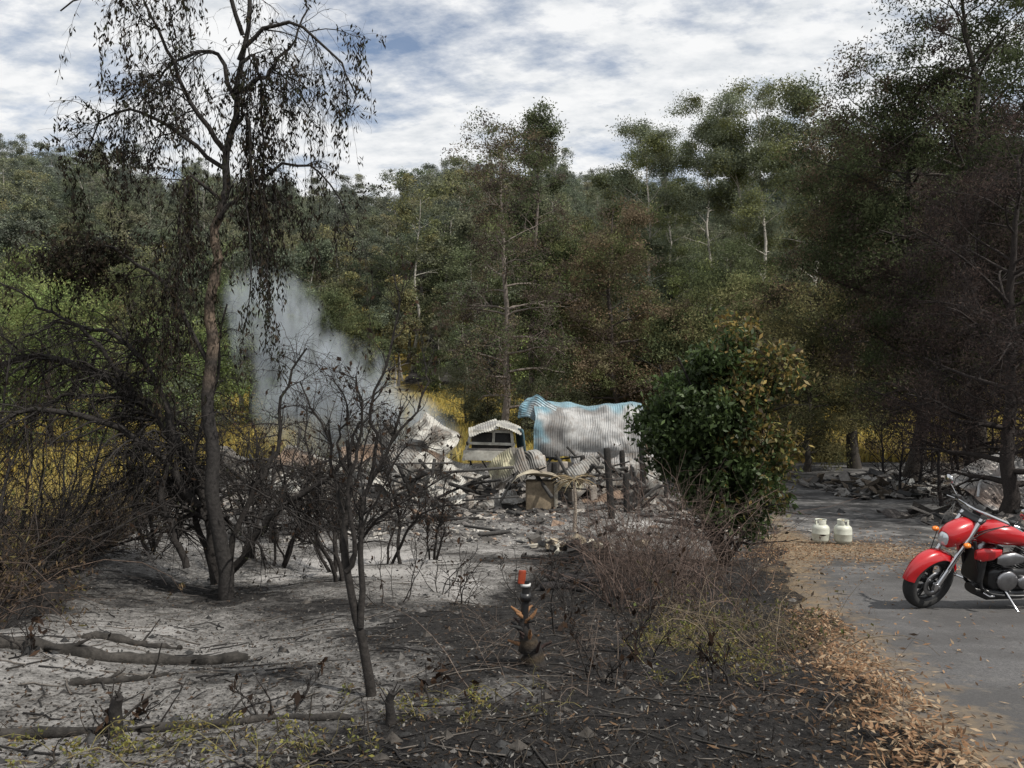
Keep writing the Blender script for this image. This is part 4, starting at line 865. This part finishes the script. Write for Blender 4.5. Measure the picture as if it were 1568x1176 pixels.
tubes(mb,P,np.tile(np.linspace(.014,.003,6),(n,1)),4,pick(rng,[(.22,.17,.1),(.1,.08,.05)],n)); mb.build('burnt_cabbage_palm',[BARK],loc=(1.5,18,gz(1.5,18)))

# ------------------------------------------------------------------ smoke plume (real volume)
m,nt,out=mat('smoke'); pv=nt.nodes.new('ShaderNodeVolumePrincipled'); pv.inputs['Color'].default_value=(.84,.92,1.0,1); pv.inputs['Anisotropy'].default_value=.0
co=objco(nt); ln=nt.nodes.new('ShaderNodeVectorMath'); ln.operation='LENGTH'; nt.links.new(co,ln.inputs[0])
geo=nt.nodes.new('ShaderNodeNewGeometry'); mpp=nt.nodes.new('ShaderNodeMapping'); nt.links.new(geo.outputs['Position'],mpp.inputs['Vector']); mpp.inputs['Rotation'].default_value=(0,-.6,0); mpp.inputs['Scale'].default_value=(1.5,1,.55)
fall=ramp(nt,ln.outputs['Value'],[(.05,1),(.97,0)]); nn=ramp(nt,noise(nt,.62,4,.62,mpp.outputs[0]),[(.42,0),(.66,1)])
nt.links.new(math_(nt,'MULTIPLY',math_(nt,'MULTIPLY',fall,nn),2.6),pv.inputs['Density'])
nt.links.new(pv.outputs[0],out.inputs['Volume'])
def blob(loc,sc,rot):
    bm=bmesh.new(); bmesh.ops.create_icosphere(bm,subdivisions=3,radius=1); me=bpy.data.meshes.new('plume'); bm.to_mesh(me); bm.free(); me.materials.append(m)
    o=bpy.data.objects.new('plume',me); bpy.context.collection.objects.link(o); o.location=loc; o.scale=sc; o.rotation_euler=rot; return o
sm=empty('smoke_plume')
for l,s_,r_ in [((-10.2,42,.4),(4.8,2.4,4.6),(0,.5,0)),((-13.7,44,4.6),(3.4,2.1,5.0),(0,-.5,0)),((-7.0,41,-.8),(4.6,2.2,2.8),(0,.2,0))]:
    o=blob(l,s_,r_); o.parent=sm

# ------------------------------------------------------------------ sky, sun, camera
sd=Vector((.5,-.35,.80)).normalized()
w=bpy.data.worlds.new("World"); scene.world=w; w.use_nodes=True; nt=w.node_tree; nt.nodes.clear()
out=nt.nodes.new('ShaderNodeOutputWorld'); bg=nt.nodes.new('ShaderNodeBackground'); bg.inputs[1].default_value=.12
sky=nt.nodes.new('ShaderNodeTexSky'); sky.sky_type='NISHITA'; sky.sun_disc=False; sky.sun_elevation=math.asin(sd.z); sky.sun_rotation=math.atan2(sd.x,sd.y)
sky.air_density=1.0; sky.dust_density=.6; sky.altitude=300
tc=nt.nodes.new('ShaderNodeTexCoord'); sp=nt.nodes.new('ShaderNodeSeparateXYZ'); nt.links.new(tc.outputs['Generated'],sp.inputs[0])
zz=math_(nt,'ADD',math_(nt,'MAXIMUM',sp.outputs[2],0),.22)
cb=nt.nodes.new('ShaderNodeCombineXYZ'); nt.links.new(math_(nt,'DIVIDE',sp.outputs[0],zz),cb.inputs[0]); nt.links.new(math_(nt,'DIVIDE',sp.outputs[1],zz),cb.inputs[1])
mp=nt.nodes.new('ShaderNodeMapping'); mp.inputs['Rotation'].default_value=(0,0,.5); mp.inputs['Scale'].default_value=(1.6,2.5,1); mp.inputs['Location'].default_value=(.85,.4,0); nt.links.new(cb.outputs[0],mp.inputs[0])
na=noise(nt,2.8,9,.62,mp.outputs[0]); nb=noise(nt,.9,3,.5,mp.outputs[0]); ncn=noise(nt,6.5,7,.6,mp.outputs[0])
gap=nt.nodes.new('ShaderNodeVectorMath'); gap.operation='DISTANCE'; nt.links.new(tc.outputs['Generated'],gap.inputs[0]); gap.inputs[1].default_value=(-.17,.87,.46)
g2=ramp(nt,gap.outputs['Value'],[(.02,.13),(.24,0)])
cov=ramp(nt,math_(nt,'SUBTRACT',math_(nt,'ADD',math_(nt,'MULTIPLY',na,.62),math_(nt,'MULTIPLY',nb,.45)),g2),[(.37,.12),(.53,1)])
cloud=mixc(nt,ramp(nt,math_(nt,'ADD',math_(nt,'MULTIPLY',ncn,.55),math_(nt,'MULTIPLY',na,.45)),[(.38,0),(.57,1)]),(5.7,6.0,6.35),(7.9,7.95,8.0))
nt.links.new(mixc(nt,cov,sky.outputs[0],cloud),bg.inputs[0]); nt.links.new(bg.outputs[0],out.inputs[0])
L=bpy.data.lights.new('sun','SUN'); L.energy=4.6; L.angle=math.radians(.8); L.color=(1,.95,.87); lo=bpy.data.objects.new('sun',L); bpy.context.collection.objects.link(lo)
lo.rotation_euler=sd.to_track_quat('Z','Y').to_euler()
cam=bpy.data.cameras.new('camera'); cam.sensor_width=36; cam.lens=26.2; cam.clip_end=5000; co_=bpy.data.objects.new('camera',cam); bpy.context.collection.objects.link(co_)
co_.location=(0,0,CAMZ); co_.rotation_euler=(math.radians(90.1),0,0); scene.camera=co_
scene.view_settings.view_transform='Standard'; scene.view_settings.look='None'; scene.view_settings.exposure=0
